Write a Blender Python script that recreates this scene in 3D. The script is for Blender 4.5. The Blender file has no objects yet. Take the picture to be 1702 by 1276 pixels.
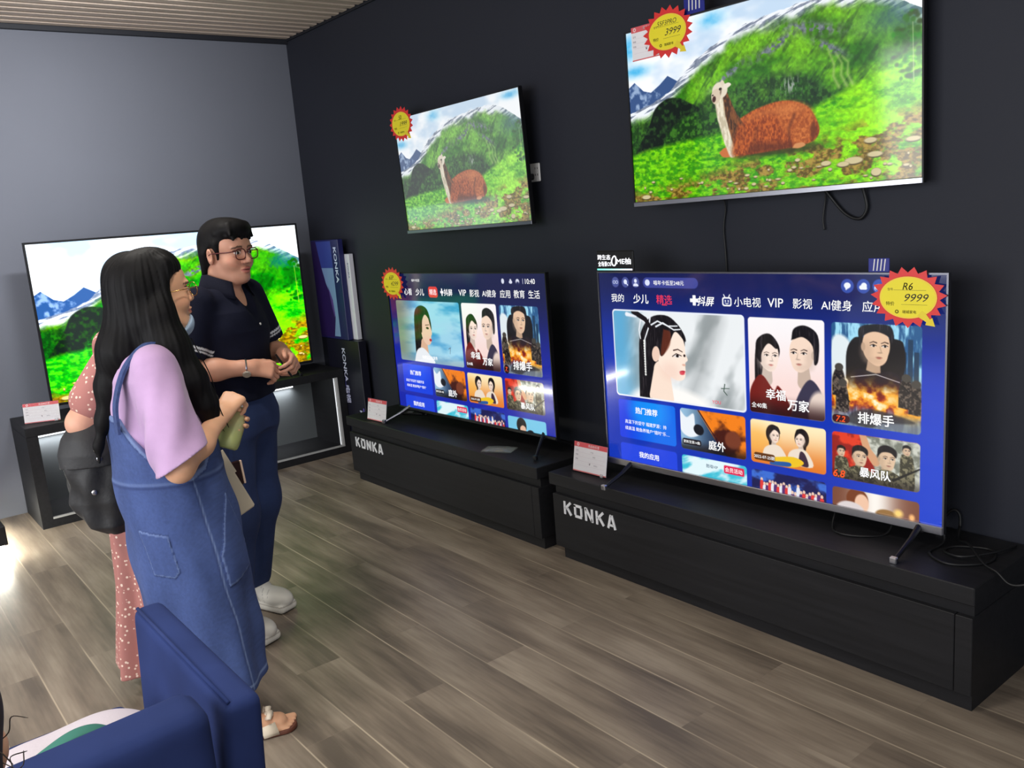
import bpy, math
import numpy as np
from mathutils import Matrix, Vector

# ------------------------------------------------------------------ camera, world, lights, exposure
S = bpy.context.scene
COL = S.collection
CAM_POS = (6.1137, -2.9460, 1.6170)
YAW, PITCH, ROLL, FPX = 2.48263, -0.193664, -0.080467, 1456.86
def cam_axes():
    f = np.array([math.cos(PITCH)*math.cos(YAW), math.cos(PITCH)*math.sin(YAW), math.sin(PITCH)])
    r = np.array([math.sin(YAW), -math.cos(YAW), 0.0]); u = np.cross(r, f)
    return r*math.cos(ROLL)+u*math.sin(ROLL), -r*math.sin(ROLL)+u*math.cos(ROLL), f
_r, _u, _f = cam_axes()
cd = bpy.data.cameras.new('camera'); cam = bpy.data.objects.new('camera', cd); COL.objects.link(cam)
cd.sensor_fit = 'HORIZONTAL'; cd.sensor_width = 36.0; cd.lens = FPX/1702*36.0; cd.clip_start = .05
cam.matrix_world = Matrix(((_r[0], _u[0], -_f[0], CAM_POS[0]), (_r[1], _u[1], -_f[1], CAM_POS[1]),
                           (_r[2], _u[2], -_f[2], CAM_POS[2]), (0, 0, 0, 1)))
S.camera = cam
S.view_settings.view_transform = 'Standard'; S.view_settings.look = 'None'
S.view_settings.gamma = 1.0; S.view_settings.use_curve_mapping = False
S.view_settings.exposure = 0.0
wd = bpy.data.worlds.new('world'); S.world = wd; wd.use_nodes = True
wd.node_tree.nodes['Background'].inputs[0].default_value = (.80, .90, 1.0, 1)
wd.node_tree.nodes['Background'].inputs[1].default_value = .55

def area(name, loc, target, sx, sy, power, col=(1, 1, 1), spread=180):
    l = bpy.data.lights.new(name, 'AREA'); l.shape = 'RECTANGLE'; l.size = sx; l.size_y = sy
    l.energy = power; l.color = col; l.spread = math.radians(spread)
    o = bpy.data.objects.new(name, l); COL.objects.link(o); o.location = loc
    o.rotation_euler = (Vector(target)-Vector(loc)).to_track_quat('-Z', 'Y').to_euler()
    return o
# daylight from the shop front and an added fill behind the camera, downlights in the slatted ceiling
area('shop_front_daylight', (8.8, -3.2, 1.7), (0, -2.4, 1.3), 4.0, 2.2, 34, (.94, .97, 1.0))
area('added_fill_light', (4.6, -6.1, 1.75), (4.2, 0, 1.2), 5.0, 2.2, 200, (.97, .98, 1.0))  # added soft fill without a known source, lifts surfaces facing the camera side
for x, y, p in [(2.7, -2.0, 11), (4.4, -2.2, 14), (3.6, -3.8, 15), (5.8, -3.2, 14), (1.4, -2.9, 11)]:
    area('ceiling_downlight', (x, y, 2.86), (x, y, 0), .30, .30, p, (1.0, .96, .88), 120)
for y in (-1.5, -2.9): area('wall_washer', (2.0, y, 2.80), (0, y-.2, 1.95), .5, .12, 15, (.97, .98, 1.0), 110)

# ------------------------------------------------------------------ small helpers
def lin(r, g, b):
    c = np.array([r, g, b], float)/255.0
    return tuple(np.where(c <= .04045, c/12.92, ((c+.055)/1.055)**2.4))
def lina(a):
    c = np.clip(np.asarray(a, float), 0, None)/255.0
    return np.where(c <= .04045, c/12.92, ((c+.055)/1.055)**2.4)

def mat(name, col=(.5, .5, .5), rough=.5, metal=0.0, spec=.5, attr=None, emit=0.0, trans=0.0, ior=1.45, alpha=1.0,
        noise=None, bump=None, sheen=0.0, coat=0.0):
    """noise=(scale(x,y,z), dark_mul, light_mul)  bump=(scale, strength)"""
    m = bpy.data.materials.new(name); m.use_nodes = True
    nt = m.node_tree; b = nt.nodes['Principled BSDF']; L = nt.links
    b.inputs['Base Color'].default_value = (*col, 1); b.inputs['Roughness'].default_value = rough
    b.inputs['Metallic'].default_value = metal; b.inputs['Specular IOR Level'].default_value = spec
    b.inputs['IOR'].default_value = ior; b.inputs['Transmission Weight'].default_value = trans
    b.inputs['Alpha'].default_value = alpha; b.inputs['Sheen Weight'].default_value = sheen
    b.inputs['Coat Weight'].default_value = coat
    src = None
    if attr:
        a = nt.nodes.new('ShaderNodeAttribute'); a.attribute_name = attr; src = a.outputs['Color']
    if noise or bump:
        tc = nt.nodes.new('ShaderNodeTexCoord')
    if noise:
        mp = nt.nodes.new('ShaderNodeMapping'); mp.inputs['Scale'].default_value = noise[0]
        L.new(tc.outputs['Object'], mp.inputs['Vector'])
        n = nt.nodes.new('ShaderNodeTexNoise'); n.inputs['Scale'].default_value = 1.0; n.inputs['Detail'].default_value = 5
        L.new(mp.outputs['Vector'], n.inputs['Vector'])
        mr = nt.nodes.new('ShaderNodeMapRange'); mr.inputs[1].default_value = .3; mr.inputs[2].default_value = .7
        mr.inputs[3].default_value = noise[1]; mr.inputs[4].default_value = noise[2]
        L.new(n.outputs['Fac'], mr.inputs[0])
        mx = nt.nodes.new('ShaderNodeMix'); mx.data_type = 'RGBA'; mx.blend_type = 'MULTIPLY'
        mx.inputs[0].default_value = 1.0
        if src: L.new(src, mx.inputs[6])
        else: mx.inputs[6].default_value = (*col, 1)
        L.new(mr.outputs[0], mx.inputs[7]); src = mx.outputs[2]
    if src: L.new(src, b.inputs['Base Color'])
    if bump:
        n2 = nt.nodes.new('ShaderNodeTexNoise'); n2.inputs['Scale'].default_value = bump[0]; n2.inputs['Detail'].default_value = 4
        L.new(tc.outputs['Object'], n2.inputs['Vector'])
        bp = nt.nodes.new('ShaderNodeBump'); bp.inputs['Strength'].default_value = bump[1]; bp.inputs['Distance'].default_value = .01
        L.new(n2.outputs['Fac'], bp.inputs['Height']); L.new(bp.outputs['Normal'], b.inputs['Normal'])
    if emit:
        if attr: L.new(src, b.inputs['Emission Color']); b.inputs['Base Color'].default_value = (0, 0, 0, 1)
        else: b.inputs['Emission Color'].default_value = (*col, 1)
        b.inputs['Emission Strength'].default_value = emit
        if attr:
            for l in list(L):
                if l.to_socket == b.inputs['Base Color']: L.remove(l)
            b.inputs['Base Color'].default_value = (.004, .004, .004, 1)
    return m

def mesh_np(name, V, polys, cols=None, smooth=False, mats=None, midx=None):
    """polys: list of (n,k) int arrays."""
    me = bpy.data.meshes.new(name); V = np.asarray(V, np.float32)
    polys = [np.asarray(p, np.int32) for p in polys if len(p)]
    me.vertices.add(len(V)); me.vertices.foreach_set('co', V.ravel())
    nl = sum(p.size for p in polys); npoly = sum(len(p) for p in polys)
    me.loops.add(nl); me.loops.foreach_set('vertex_index', np.concatenate([p.ravel() for p in polys]))
    me.polygons.add(npoly)
    sizes = np.concatenate([np.full(len(p), p.shape[1], np.int32) for p in polys])
    starts = np.concatenate([[0], np.cumsum(sizes)[:-1]]).astype(np.int32)
    me.polygons.foreach_set('loop_start', starts)
    me.polygons.foreach_set('use_smooth', np.full(npoly, smooth))
    if midx is not None: me.polygons.foreach_set('material_index', np.asarray(midx, np.int32))
    if cols is not None:
        at = me.attributes.new('Col', 'FLOAT_COLOR', 'POINT')
        c = np.ones((len(V), 4), np.float32); c[:, :3] = cols; at.data.foreach_set('color', c.ravel())
    for m in (mats or []): me.materials.append(m)
    me.update(calc_edges=True); me.validate()
    return me

class MB:
    """collects shapes; build() links them as one mesh object"""
    def __init__(s): s.v = []; s.f = {3: [], 4: []}; s.ng = []; s.c = []; s.n = 0; s.col = (1, 1, 1)
    def add(s, V, F, col=None):
        V = np.asarray(V, float).reshape(-1, 3); s.v.append(V)
        s.c.append(np.tile(np.asarray(col if col is not None else s.col, float), (len(V), 1)) if np.ndim(col if col is not None else s.col) == 1 else np.asarray(col))
        for f in F:
            k = len(f); s.f.setdefault(k, []).append([i+s.n for i in f])
        s.n += len(V)
    def box(s, x0, x1, y0, y1, z0, z1, col=None, bev=0.0):
        if bev <= 0:
            V = [(x, y, z) for x in (x0, x1) for y in (y0, y1) for z in (z0, z1)]
            F = [(0, 1, 3, 2), (4, 6, 7, 5), (0, 4, 5, 1), (2, 3, 7, 6), (0, 2, 6, 4), (1, 5, 7, 3)]
            s.add(V, F, col); return
        lo = np.array([x0, y0, z0]); hi = np.array([x1, y1, z1]); b = min(bev, *(hi-lo)*.49)
        V = []; idx = {}
        for sx in (0, 1):
            for sy in (0, 1):
                for sz in (0, 1):
                    base = np.array([hi[0] if sx else lo[0], hi[1] if sy else lo[1], hi[2] if sz else lo[2]])
                    ins = np.array([-b if sx else b, -b if sy else b, -b if sz else b])
                    for a in range(3):
                        p = base+ins; p[a] = base[a]; idx[(sx, sy, sz, a)] = len(V); V.append(p)
        F = []
        def q(*k): F.append([idx[i] for i in k])
        for a in range(3):
            o = [i for i in range(3) if i != a]
            for sd in (0, 1):
                ks = []
                for (p, r) in ((0, 0), (1, 0), (1, 1), (0, 1)):
                    t = [0, 0, 0]; t[a] = sd; t[o[0]] = p; t[o[1]] = r; ks.append((*t, a))
                q(*ks)
        for a in range(3):
            o = [i for i in range(3) if i != a]
            for p in (0, 1):
                for r in (0, 1):
                    t0 = [0, 0, 0]; t0[o[0]] = p; t0[o[1]] = r; t1 = list(t0); t1[a] = 1
                    q((*t0, o[0]), (*t1, o[0]), (*t1, o[1]), (*t0, o[1]))
        for c in [(i, j, k) for i in (0, 1) for j in (0, 1) for k in (0, 1)]: q((*c, 0), (*c, 1), (*c, 2))
        s.add(V, F, col)
    def tube(s, pts, r, n=10, col=None, caps=True, flat=None):
        """swept tube; r scalar or list; flat=(a,b) elliptical factors with fixed up"""
        P = np.asarray(pts, float); r = np.broadcast_to(np.asarray(r, float), (len(P),))
        T = np.gradient(P, axis=0); T /= np.linalg.norm(T, axis=1)[:, None]+1e-12
        up = np.array([0, 0, 1.0]) if abs(T[0][2]) < .9 else np.array([1.0, 0, 0])
        N = np.cross(T[0], up); N /= np.linalg.norm(N); V = []
        for i in range(len(P)):
            N = N-T[i]*(N@T[i]); N /= np.linalg.norm(N)+1e-12; B = np.cross(T[i], N)
            for k in range(n):
                a = 2*math.pi*k/n; V.append(P[i]+r[i]*(math.cos(a)*N*(flat[0] if flat else 1)+math.sin(a)*B*(flat[1] if flat else 1)))
        F = []
        for i in range(len(P)-1):
            for k in range(n): F.append((i*n+k, i*n+(k+1) % n, (i+1)*n+(k+1) % n, (i+1)*n+k))
        if caps: F.append(tuple(range(n))[::-1]); F.append(tuple((len(P)-1)*n+k for k in range(n)))
        s.add(V, F, col)
    def lathe(s, prof, origin=(0, 0, 0), axis=(0, 0, 1), n=32, col=None):
        ax = np.asarray(axis, float); ax /= np.linalg.norm(ax); t = np.array([1.0, 0, 0]) if abs(ax[0]) < .9 else np.array([0, 1.0, 0])
        U = np.cross(ax, t); U /= np.linalg.norm(U); W = np.cross(ax, U); O = np.asarray(origin, float)
        V = [O+ax*h+r*(math.cos(2*math.pi*k/n)*U+math.sin(2*math.pi*k/n)*W) for r, h in prof for k in range(n)]
        F = [(i*n+k, i*n+(k+1) % n, (i+1)*n+(k+1) % n, (i+1)*n+k) for i in range(len(prof)-1) for k in range(n)]
        F.append(tuple(range(n))[::-1]); F.append(tuple((len(prof)-1)*n+k for k in range(n)))
        s.add(V, F, col)
    def prism(s, poly, y0, y1, col=None):
        """polygon in XZ (ccw seen from -y) extruded along y, front at y0"""
        n = len(poly); V = [(x, y0, z) for x, z in poly]+[(x, y1, z) for x, z in poly]
        F = [tuple(range(n)), tuple(range(2*n-1, n-1, -1))]+[(i, i+n, (i+1) % n+n, (i+1) % n) for i in range(n)]
        s.add(V, F, col)
    def text(s, txt, x, z, h, y, col=None, bold=0.0, shear=0.0, align='c', xs=1.0, width=None, depth=0.0):
        V, tris = text_geo(txt, 0.0, shear)
        if len(V) == 0: return
        V = V.copy(); hh = 0.98 if any(ord(ch) > 0x2e80 for ch in txt) else 0.74
        w = V[:, 0].max()-V[:, 0].min(); k = h/hh; kx = k*xs
        if width: kx = width/w
        cx = (V[:, 0].max()+V[:, 0].min())/2 if align == 'c' else V[:, 0].min()
        cz = (V[:, 1].max()+V[:, 1].min())/2
        X = x+(V[:, 0]-cx)*kx; Z = z+(V[:, 1]-cz)*k
        e = max(bold, 0)*k*.55
        for dx, dz in ([(0, 0)] if e <= 0 else [(-e, -e), (e, -e), (e, e), (-e, e), (0, e), (0, -e)]):
            s.add(np.stack([X+dx, np.full(len(X), y), Z+dz], 1), tris, col)
    def build(s, name, m=None, parent=None, smooth=False, colored=False):
        V = np.concatenate(s.v); C = np.concatenate(s.c)
        me = mesh_np(name, V, [np.array(f) for f in s.f.values() if len(f)], C if colored else None, smooth, [m] if m else [])
        o = bpy.data.objects.new(name, me); COL.objects.link(o)
        if parent: o.parent = parent
        return o

_tc = {}
_fc = bpy.data.curves.new('glyphs', 'FONT'); _fo = bpy.data.objects.new('glyphs', _fc); COL.objects.link(_fo)
def text_geo(txt, bold=0.0, shear=0.0):
    k = (txt, bold, shear)
    if k not in _tc:
        _fc.body = txt; _fc.offset = bold; _fc.shear = shear; _fc.resolution_u = 3
        bpy.context.view_layer.update()
        me = bpy.data.meshes.new_from_object(_fo.evaluated_get(bpy.context.evaluated_depsgraph_get()))
        V = np.zeros(len(me.vertices)*3, np.float32); me.vertices.foreach_get('co', V)
        F = [tuple(p.vertices) for p in me.polygons]
        bpy.data.meshes.remove(me); _tc[k] = (V.reshape(-1, 3)[:, :2].astype(float), F)
    return _tc[k]

def tag(o, label=None, cat=None, group=None, kind=None):
    if label: o['label'] = label
    if cat: o['category'] = cat
    if group: o['group'] = group
    if kind: o['kind'] = kind
    return o
def empty(name, loc=(0, 0, 0), rz=0.0, M=None):
    o = bpy.data.objects.new(name, None); COL.objects.link(o); o.empty_display_size = .1
    if M is not None: o.matrix_world = M
    else: o.location = loc; o.rotation_euler = (0, 0, rz)
    return o
def struct(o): o['kind'] = 'structure'; return o
def spline(pts, n=8):
    P = np.asarray(pts, float); out = []
    Q = np.concatenate([[2*P[0]-P[1]], P, [2*P[-1]-P[-2]]])
    for i in range(1, len(Q)-2):
        for t in np.linspace(0, 1, n, endpoint=False):
            a, b, c, d = Q[i-1], Q[i], Q[i+1], Q[i+2]
            out.append(.5*((2*b)+(-a+c)*t+(2*a-5*b+4*c-d)*t*t+(-a+3*b-3*c+d)*t**3))
    out.append(P[-1]); return np.array(out)
# ------------------------------------------------------------------ pictures shown on the television screens (painted per mesh vertex)
def _hash(ix, iy, seed):
    h = (ix.astype(np.int64)*374761393+iy.astype(np.int64)*668265263+seed*974711) & 0x7fffffff
    h = ((h ^ (h >> 13))*1274126177) & 0x7fffffff
    return ((h ^ (h >> 16)) & 0xffff)/65535.0
def vn(x, y, seed=0):
    ix = np.floor(x); iy = np.floor(y); fx = x-ix; fy = y-iy
    fx = fx*fx*(3-2*fx); fy = fy*fy*(3-2*fy)
    a = _hash(ix, iy, seed); b = _hash(ix+1, iy, seed); c = _hash(ix, iy+1, seed); d = _hash(ix+1, iy+1, seed)
    return (a*(1-fx)+b*fx)*(1-fy)+(c*(1-fx)+d*fx)*fy
def fbm(x, y, seed=0, o=4):
    s = 0; a = .5; t = 0
    for i in range(o): s = s+a*vn(x*2**i, y*2**i, seed+i*17); t += a; a *= .5
    return s/t
def sst(a, b, x):
    t = np.clip((x-a)/(b-a+1e-9), 0, 1); return t*t*(3-2*t)

class Canvas:
    def __init__(s, W, H):
        s.W, s.H = W, H
        s.X, s.Y = np.meshgrid(np.linspace(0, 1600, W), np.linspace(0, 900, H))
        s.img = np.zeros((H, W, 3)); s.aa = 1600/W; s.clip = None
    def put(s, m, col):
        if s.clip is not None: m = m*s.clip
        s.img = s.img*(1-m[..., None])+np.asarray(col, float)*m[..., None]
    def d2m(s, d, soft=0): return np.clip(.5-d/max(s.aa, soft), 0, 1)
    def rrect(s, x0, y0, x1, y1, r, col, only=False, soft=0):
        cx, cy, hx, hy = (x0+x1)/2, (y0+y1)/2, (x1-x0)/2-r, (y1-y0)/2-r
        qx = np.abs(s.X-cx)-hx; qy = np.abs(s.Y-cy)-hy
        d = np.hypot(np.maximum(qx, 0), np.maximum(qy, 0))+np.minimum(np.maximum(qx, qy), 0)-r
        m = s.d2m(d, soft)
        if only: return m
        s.put(m, col)
    def ell(s, cx, cy, rx, ry, col, rot=0, soft=0, a=1.0):
        c, n = math.cos(math.radians(rot)), math.sin(math.radians(rot))
        dx = s.X-cx; dy = s.Y-cy; u = (dx*c+dy*n)/rx; v = (-dx*n+dy*c)/ry
        d = (np.hypot(u, v)-1)*min(rx, ry); s.put(s.d2m(d, soft)*a, col)
    def poly(s, pts, col, soft=0, a=1.0):
        P = np.array(pts, float); d = np.full(s.X.shape, 1e9); sgn = np.zeros(s.X.shape, bool)
        for i in range(len(P)):
            p, q = P[i], P[(i+1) % len(P)]; e = q-p; wx = s.X-p[0]; wy = s.Y-p[1]
            t = np.clip((wx*e[0]+wy*e[1])/(e@e+1e-9), 0, 1); d = np.minimum(d, np.hypot(wx-e[0]*t, wy-e[1]*t))
            c1 = (p[1] > s.Y) != (q[1] > s.Y)
            sgn ^= c1 & (s.X < (q[0]-p[0])*(s.Y-p[1])/((q[1]-p[1]) if q[1] != p[1] else 1e-9)+p[0])
        s.put(s.d2m(np.where(sgn, -d, d), soft)*a, col)
    def curve(s, pts, col, soft=0, a=1.0): s.poly(spline(list(pts)+[pts[0]], 5)[:-1], col, soft, a)
    def line(s, pts, w0, w1, col, soft=0, a=1.0):
        d = np.full(s.X.shape, 1e9); n = len(pts)-1
        for i in range(n):
            p, q = np.array(pts[i], float), np.array(pts[i+1], float); e = q-p
            wx = s.X-p[0]; wy = s.Y-p[1]; t = np.clip((wx*e[0]+wy*e[1])/(e@e+1e-9), 0, 1)
            d = np.minimum(d, np.hypot(wx-e[0]*t, wy-e[1]*t)-(w0+(w1-w0)*(i+t)/n)/2)
        s.put(s.d2m(d, soft)*a, col)
    def under(s, xs, ys, soft=2): return np.clip(.5+(s.Y-np.interp(s.X, xs, ys))/soft, 0, 1)

def A(*c): return np.array(c, float)
def mixc(a, b, t): return np.asarray(a, float)*(1-t[..., None])+np.asarray(b, float)*t[..., None]

def paint_meadow(W, H, gain=1.0, sat=1.0, glare_veil=0.0, clouds=1.0):
    c = Canvas(W, H); X, Y = c.X, c.Y
    cl = fbm(X/260, Y/150, 3)
    c.img = mixc(A(196, 218, 240), A(250, 252, 255), sst(.35, .6, cl))
    for (x, y, rx, ry) in [(550, 40, 80, 38), (15, 80, 45, 70), (50, 205, 90, 30), (1500, 30, 90, 26)]:
        g = np.exp(-((X-x)/rx)**2-((Y-y)/ry)**2)*(.55+.9*(fbm(X/60, Y/40, 8)-.3))
        c.put(np.clip(g*1.25*clouds, 0, 1), A(74, 180, 232))
    # far peaks
    n = fbm(X/50, Y/50, 5)
    m = c.under([0, 40, 100, 150, 210, 266, 330, 420], [285, 262, 315, 330, 300, 262, 300, 330], 4)
    c.put(m, mixc(A(58, 84, 132), A(150, 172, 205), sst(.5, .68, n+(320-Y)/700)))
    # main mountain
    rx = [0, 170, 280, 330, 380, 450, 539, 640, 773, 900, 1050, 1200, 1290, 1389, 1490, 1600]
    ry = [420, 385, 340, 300, 262, 215, 170, 132, 98, 84, 70, 62, 72, 98, 150, 215]
    rid = np.interp(X, rx, ry)+10*(fbm(X/30, X*0+2, 11)-.5)
    m = np.clip(.5+(Y-rid)/3, 0, 1); dep = Y-rid
    str_ = fbm((X+Y*.9)/34, (Y-X*.35)/95, 21)
    fine = fbm(X/14, Y/14, 33, 3)
    green = mixc(A(44, 104, 22), A(112, 178, 44), sst(.3, .7, fbm(X/170, Y/110, 40)))
    green = mixc(green, A(28, 62, 26), sst(.54, .74, str_)*.5)
    green = green*(.72+.55*fine[..., None])
    rock = mixc(A(84, 96, 120), A(160, 168, 184), fine)
    snow = mixc(rock, A(240, 244, 250), sst(.42, .56, fbm((X+Y)/70, (Y+X*.28)/13, 50)))
    k = sst(18, 78, dep+70*(fbm(X/60, Y/60, 60)-.5)); c.put(m, mixc(snow, green, k))
    blue = np.exp(-((X-1480)/150)**2-((Y-220)/80)**2)*m
    c.put(np.clip(blue*.8, 0, 1), mixc(A(40, 84, 110), A(70, 130, 90), fine))
    # grey cliffs and gullies
    for (x, y, a, b, r, s) in [(1090, 190, 150, 26, 14, 71), (900, 235, 120, 20, -22, 72), (640, 320, 110, 16, -28, 73), (1180, 290, 90, 18, 30, 74)]:
        cc, sn = math.cos(math.radians(r)), math.sin(math.radians(r)); u = ((X-x)*cc+(Y-y)*sn)/a; v = (-(X-x)*sn+(Y-y)*cc)/b
        g = np.exp(-u*u-v*v)*sst(.35, .6, fbm(X/22, Y/22, s)); c.put(np.clip(g*1.4, 0, 1), mixc(A(50, 66, 70), A(150, 160, 165), fine))
    # dark wooded cliff band in the middle
    g = c.under([300, 420, 560, 760, 900, 1010, 1120, 1240], [470, 440, 395, 372, 362, 372, 420, 520], 40)*(1-c.under([300, 1240], [640, 560], 90))
    t = fbm(X/26, Y/40, 80); c.put(np.clip(g*(.55+.8*(t-.25)), 0, 1), mixc(A(16, 40, 18), A(52, 96, 40), sst(.35, .75, fine)))
    wf = np.exp(-((X-985)/60)**2-((Y-425)/36)**2)*sst(.5, .62, fbm(X/7, Y/34, 82)); c.put(np.clip(wf, 0, 1), A(150, 160, 150))
    for i, x in enumerate([1195, 1232, 1262]):
        c.line([(x-20, 300+20*i), (x+8, 370), (x+4, 420), (x+30, 470)], 7, 14, A(160, 190, 110), 12, .7)
    # black outcrop on the left
    c.curve([(20, 640), (80, 560), (128, 500), (170, 420), (250, 378), (330, 384), (400, 420), (455, 452), (470, 520), (420, 600), (200, 640)],
            mixc(A(10, 22, 14), A(38, 70, 30), sst(.4, .8, fbm(X/20, Y/20, 90))), 8)
    c.curve([(240, 560), (340, 500), (470, 470), (640, 520), (640, 640), (240, 640)], mixc(A(20, 52, 16), A(62, 116, 36), sst(.35, .7, fbm(X/16, Y/16, 91))), 18)
    # lawn
    m = c.under([0, 100, 300, 460, 650, 900, 1089, 1250, 1400, 1600], [650, 628, 612, 600, 596, 590, 545, 490, 440, 350], 26)
    gt = fbm(X/24, Y/13, 101); g2 = fbm(X/150, Y/60, 103)
    lawn = mixc(A(58, 146, 16), A(128, 212, 38), sst(.3, .7, gt)); lawn = mixc(lawn, A(170, 248, 40), sst(820, 1450, X)*sst(.3, .65, g2)*.9)
    c.put(m, lawn*(.8+.36*fine[..., None]))
    # earth and stones
    e = c.under([0, 200, 420, 640, 800, 1000, 1200, 1400, 1600], [850, 835, 815, 770, 745, 715, 690, 640, 610], 90)
    e = np.clip(e*1.35*sst(.38, .6, fbm(X/70, Y/38, 110)), 0, 1); c.put(e*.92, mixc(A(92, 66, 26), A(176, 138, 70), sst(.3, .7, fbm(X/18, Y/12, 112))))
    b2 = sst(.62, .72, fbm(X/12, Y/8, 114))*c.under([0, 1600], [760, 700], 120); c.put(b2*.7, A(96, 150, 34))
    rs = np.random.RandomState(4)
    for (x, y, a, b) in [(1290, 800, 44, 18), (1240, 812, 30, 13), (1390, 782, 36, 14), (1155, 800, 26, 13), (1010, 770, 14, 9), (1560, 735, 34, 12), (1395, 860, 24, 20), (1370, 720, 30, 14), (80, 878, 30, 13)]+\
            [(rs.uniform(60, 1580), rs.uniform(790, 885), rs.uniform(5, 15), rs.uniform(4, 8)) for _ in range(34)]:
        c.ell(x, y+3, a, b, A(70, 56, 30), soft=5); c.ell(x, y, a, b*.85, A(206, 192, 150), soft=4)
    # tree on the right
    for i in range(60):
        t = rs.uniform(0, 1); x = 1552+rs.normal(0, 12+46*math.sin(t*3.0)); y = 215+t*270
        c.ell(x, y, rs.uniform(8, 17), rs.uniform(6, 12), A(34, 92+rs.uniform(-30, 50), 22), soft=8, a=.75)
    c.line([(1558, 260), (1562, 500)], 3, 6, A(190, 200, 160), a=.6)
    # the resting llama
    wool = mixc(A(128, 52, 20), A(192, 96, 42), sst(.25, .75, fbm(X/7, Y/13, 120, 3))); wl2 = mixc(A(158, 78, 34), A(206, 118, 60), sst(.3, .7, fbm(X/10, Y/10, 121)))
    c.ell(890, 712, 250, 26, A(30, 50, 10), soft=26, a=.75)
    c.curve([(570, 690), (610, 668), (680, 680), (690, 712), (600, 716)], A(196, 110, 60), 4)
    c.curve([(640, 560), (720, 530), (790, 506), (900, 488), (990, 496), (1070, 534), (1112, 596), (1126, 650), (1096, 690), (1020, 706), (900, 712), (800, 716), (700, 716), (656, 690), (630, 630)], wool, 8)
    c.curve([(900, 500), (1010, 502), (1090, 548), (1104, 640), (1060, 686), (980, 660), (920, 590)], wl2, 30, .7)
    c.curve([(690, 716), (760, 668), (880, 672), (985, 690), (985, 716)], A(84, 34, 14), 34, .7)
    c.curve([(700, 560), (790, 520), (900, 500), (1000, 508), (1060, 540), (980, 560), (860, 548)], A(214, 132, 76), 40, .45)
    c.curve([(1096, 600), (1120, 650), (1090, 690), (1076, 640)], A(90, 40, 18), 16, .7)
    c.curve([(986, 706), (990, 640), (1040, 610), (1080, 640), (1060, 690), (1010, 708)], wl2, 8, .8)
    c.line([(1000, 560), (968, 620), (972, 700)], 12, 9, A(92, 40, 18), 16, .75); c.line([(800, 590), (776, 650), (790, 706)], 14, 8, A(100, 44, 20), 22, .6)
    c.curve([(985, 712), (1000, 694), (1040, 692), (1052, 706), (1020, 716)], A(206, 140, 90), 6)
    c.line([(606, 420), (632, 520), (672, 610)], 62, 130, mixc(A(62, 36, 20), A(126, 76, 40), sst(.3, .7, fbm(X/9, Y/22, 122))), 6)
    c.line([(578, 418), (592, 520), (626, 640), (650, 700)], 52, 44, mixc(A(196, 184, 158), A(236, 226, 204), sst(.3, .7, fbm(X/8, Y/24, 123))), 8)
    c.curve([(690, 560), (740, 580), (752, 650), (720, 716), (650, 712), (660, 640)], wool, 26, .9)
    c.ell(588, 386, 46, 40, A(226, 214, 194), 0, 5); c.curve([(536, 400), (552, 380), (588, 380), (588, 430), (556, 448), (538, 428)], A(214, 196, 172), 4)
    c.ell(552, 424, 11, 15, A(66, 30, 26), 15, 4); c.ell(545, 404, 6, 4, A(60, 46, 40)); c.ell(592, 380, 9, 7, A(30, 22, 18)); c.ell(594, 392, 5, 16, A(96, 76, 60), 8, 4, .7)
    c.curve([(612, 362), (640, 356), (656, 368), (632, 382), (612, 384)], A(232, 222, 206), 4); c.curve([(590, 350), (604, 338), (616, 352), (606, 366)], A(220, 206, 186), 4)
    im = lina(c.img)
    if sat != 1.0:
        L = (im@np.array([.2126, .7152, .0722]))[..., None]; im = np.clip(L+(im-L)*sat, 0, None)
    im = im*gain
    if glare_veil: im = im*(1-glare_veil)+glare_veil*np.array([.62, .68, .66])  # pale veil mixed into the picture imitates glare on the screen
    return c, im

SK = A(250, 226, 208)
def hairc(c, base=(22, 19, 23)):
    return mixc(A(*base), A(74, 66, 72), sst(.52, .85, fbm(c.X/5, c.Y/46, 301))*.7)
def face(c, x, y, s, skin=SK, look=1, hair=A(24, 20, 22), lips=A(206, 120, 112), female=True, beard=False):
    """small generic three-quarter portrait; s = face half height"""
    sh = skin*.82
    c.line([(x-.1*s*look, y+.7*s), (x-.15*s*look, y+1.5*s)], .62*s, .8*s, sh, 4)
    c.ell(x, y-.05*s, .70*s, .95*s, skin, 0, 3); c.ell(x+.10*look*s, y+.38*s, .50*s, .60*s, skin, 0, 3)
    c.ell(x-.5*look*s, y+.25*s, .3*s, .5*s, sh, 0, .3*s, .45)
    for k in (-.22, .36):
        ex = x+(k+.08)*s*look
        c.ell(ex, y-.02*s, .13*s, .05*s, A(240, 234, 230), 0, 2); c.ell(ex+.02*s*look, y-.02*s, .062*s, .058*s, A(26, 20, 20), 0, 2)
        c.line([(ex-.17*s, y-.16*s), (ex, y-.23*s), (ex+.17*s, y-.18*s)], .035*s, .03*s if female else .06*s, A(70, 52, 46), 3)
        c.line([(ex-.16*s, y-.03*s), (ex, y-.10*s), (ex+.16*s, y-.03*s)], .035*s, .035*s, A(30, 22, 22), 1)
    c.line([(x+.20*s*look, y), (x+.27*s*look, y+.27*s)], .035*s, .06*s, sh, 3); c.ell(x+.2*s*look, y+.31*s, .12*s, .035*s, sh*.8, 0, 3, .7)
    c.ell(x+.15*s*look, y+.55*s, .14*s, .035*s, lips*.8, 0, 3); c.ell(x+.15*s*look, y+.59*s, .11*s, .04*s, lips*1.05, 0, 3); c.ell(x-.1*s*look, y+.72*s, .4*s, .18*s, sh, 0, .2*s, .35)
    c.ell(x-.66*s*look, y+.05*s, .11*s, .22*s, sh, 0, 3)

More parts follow.
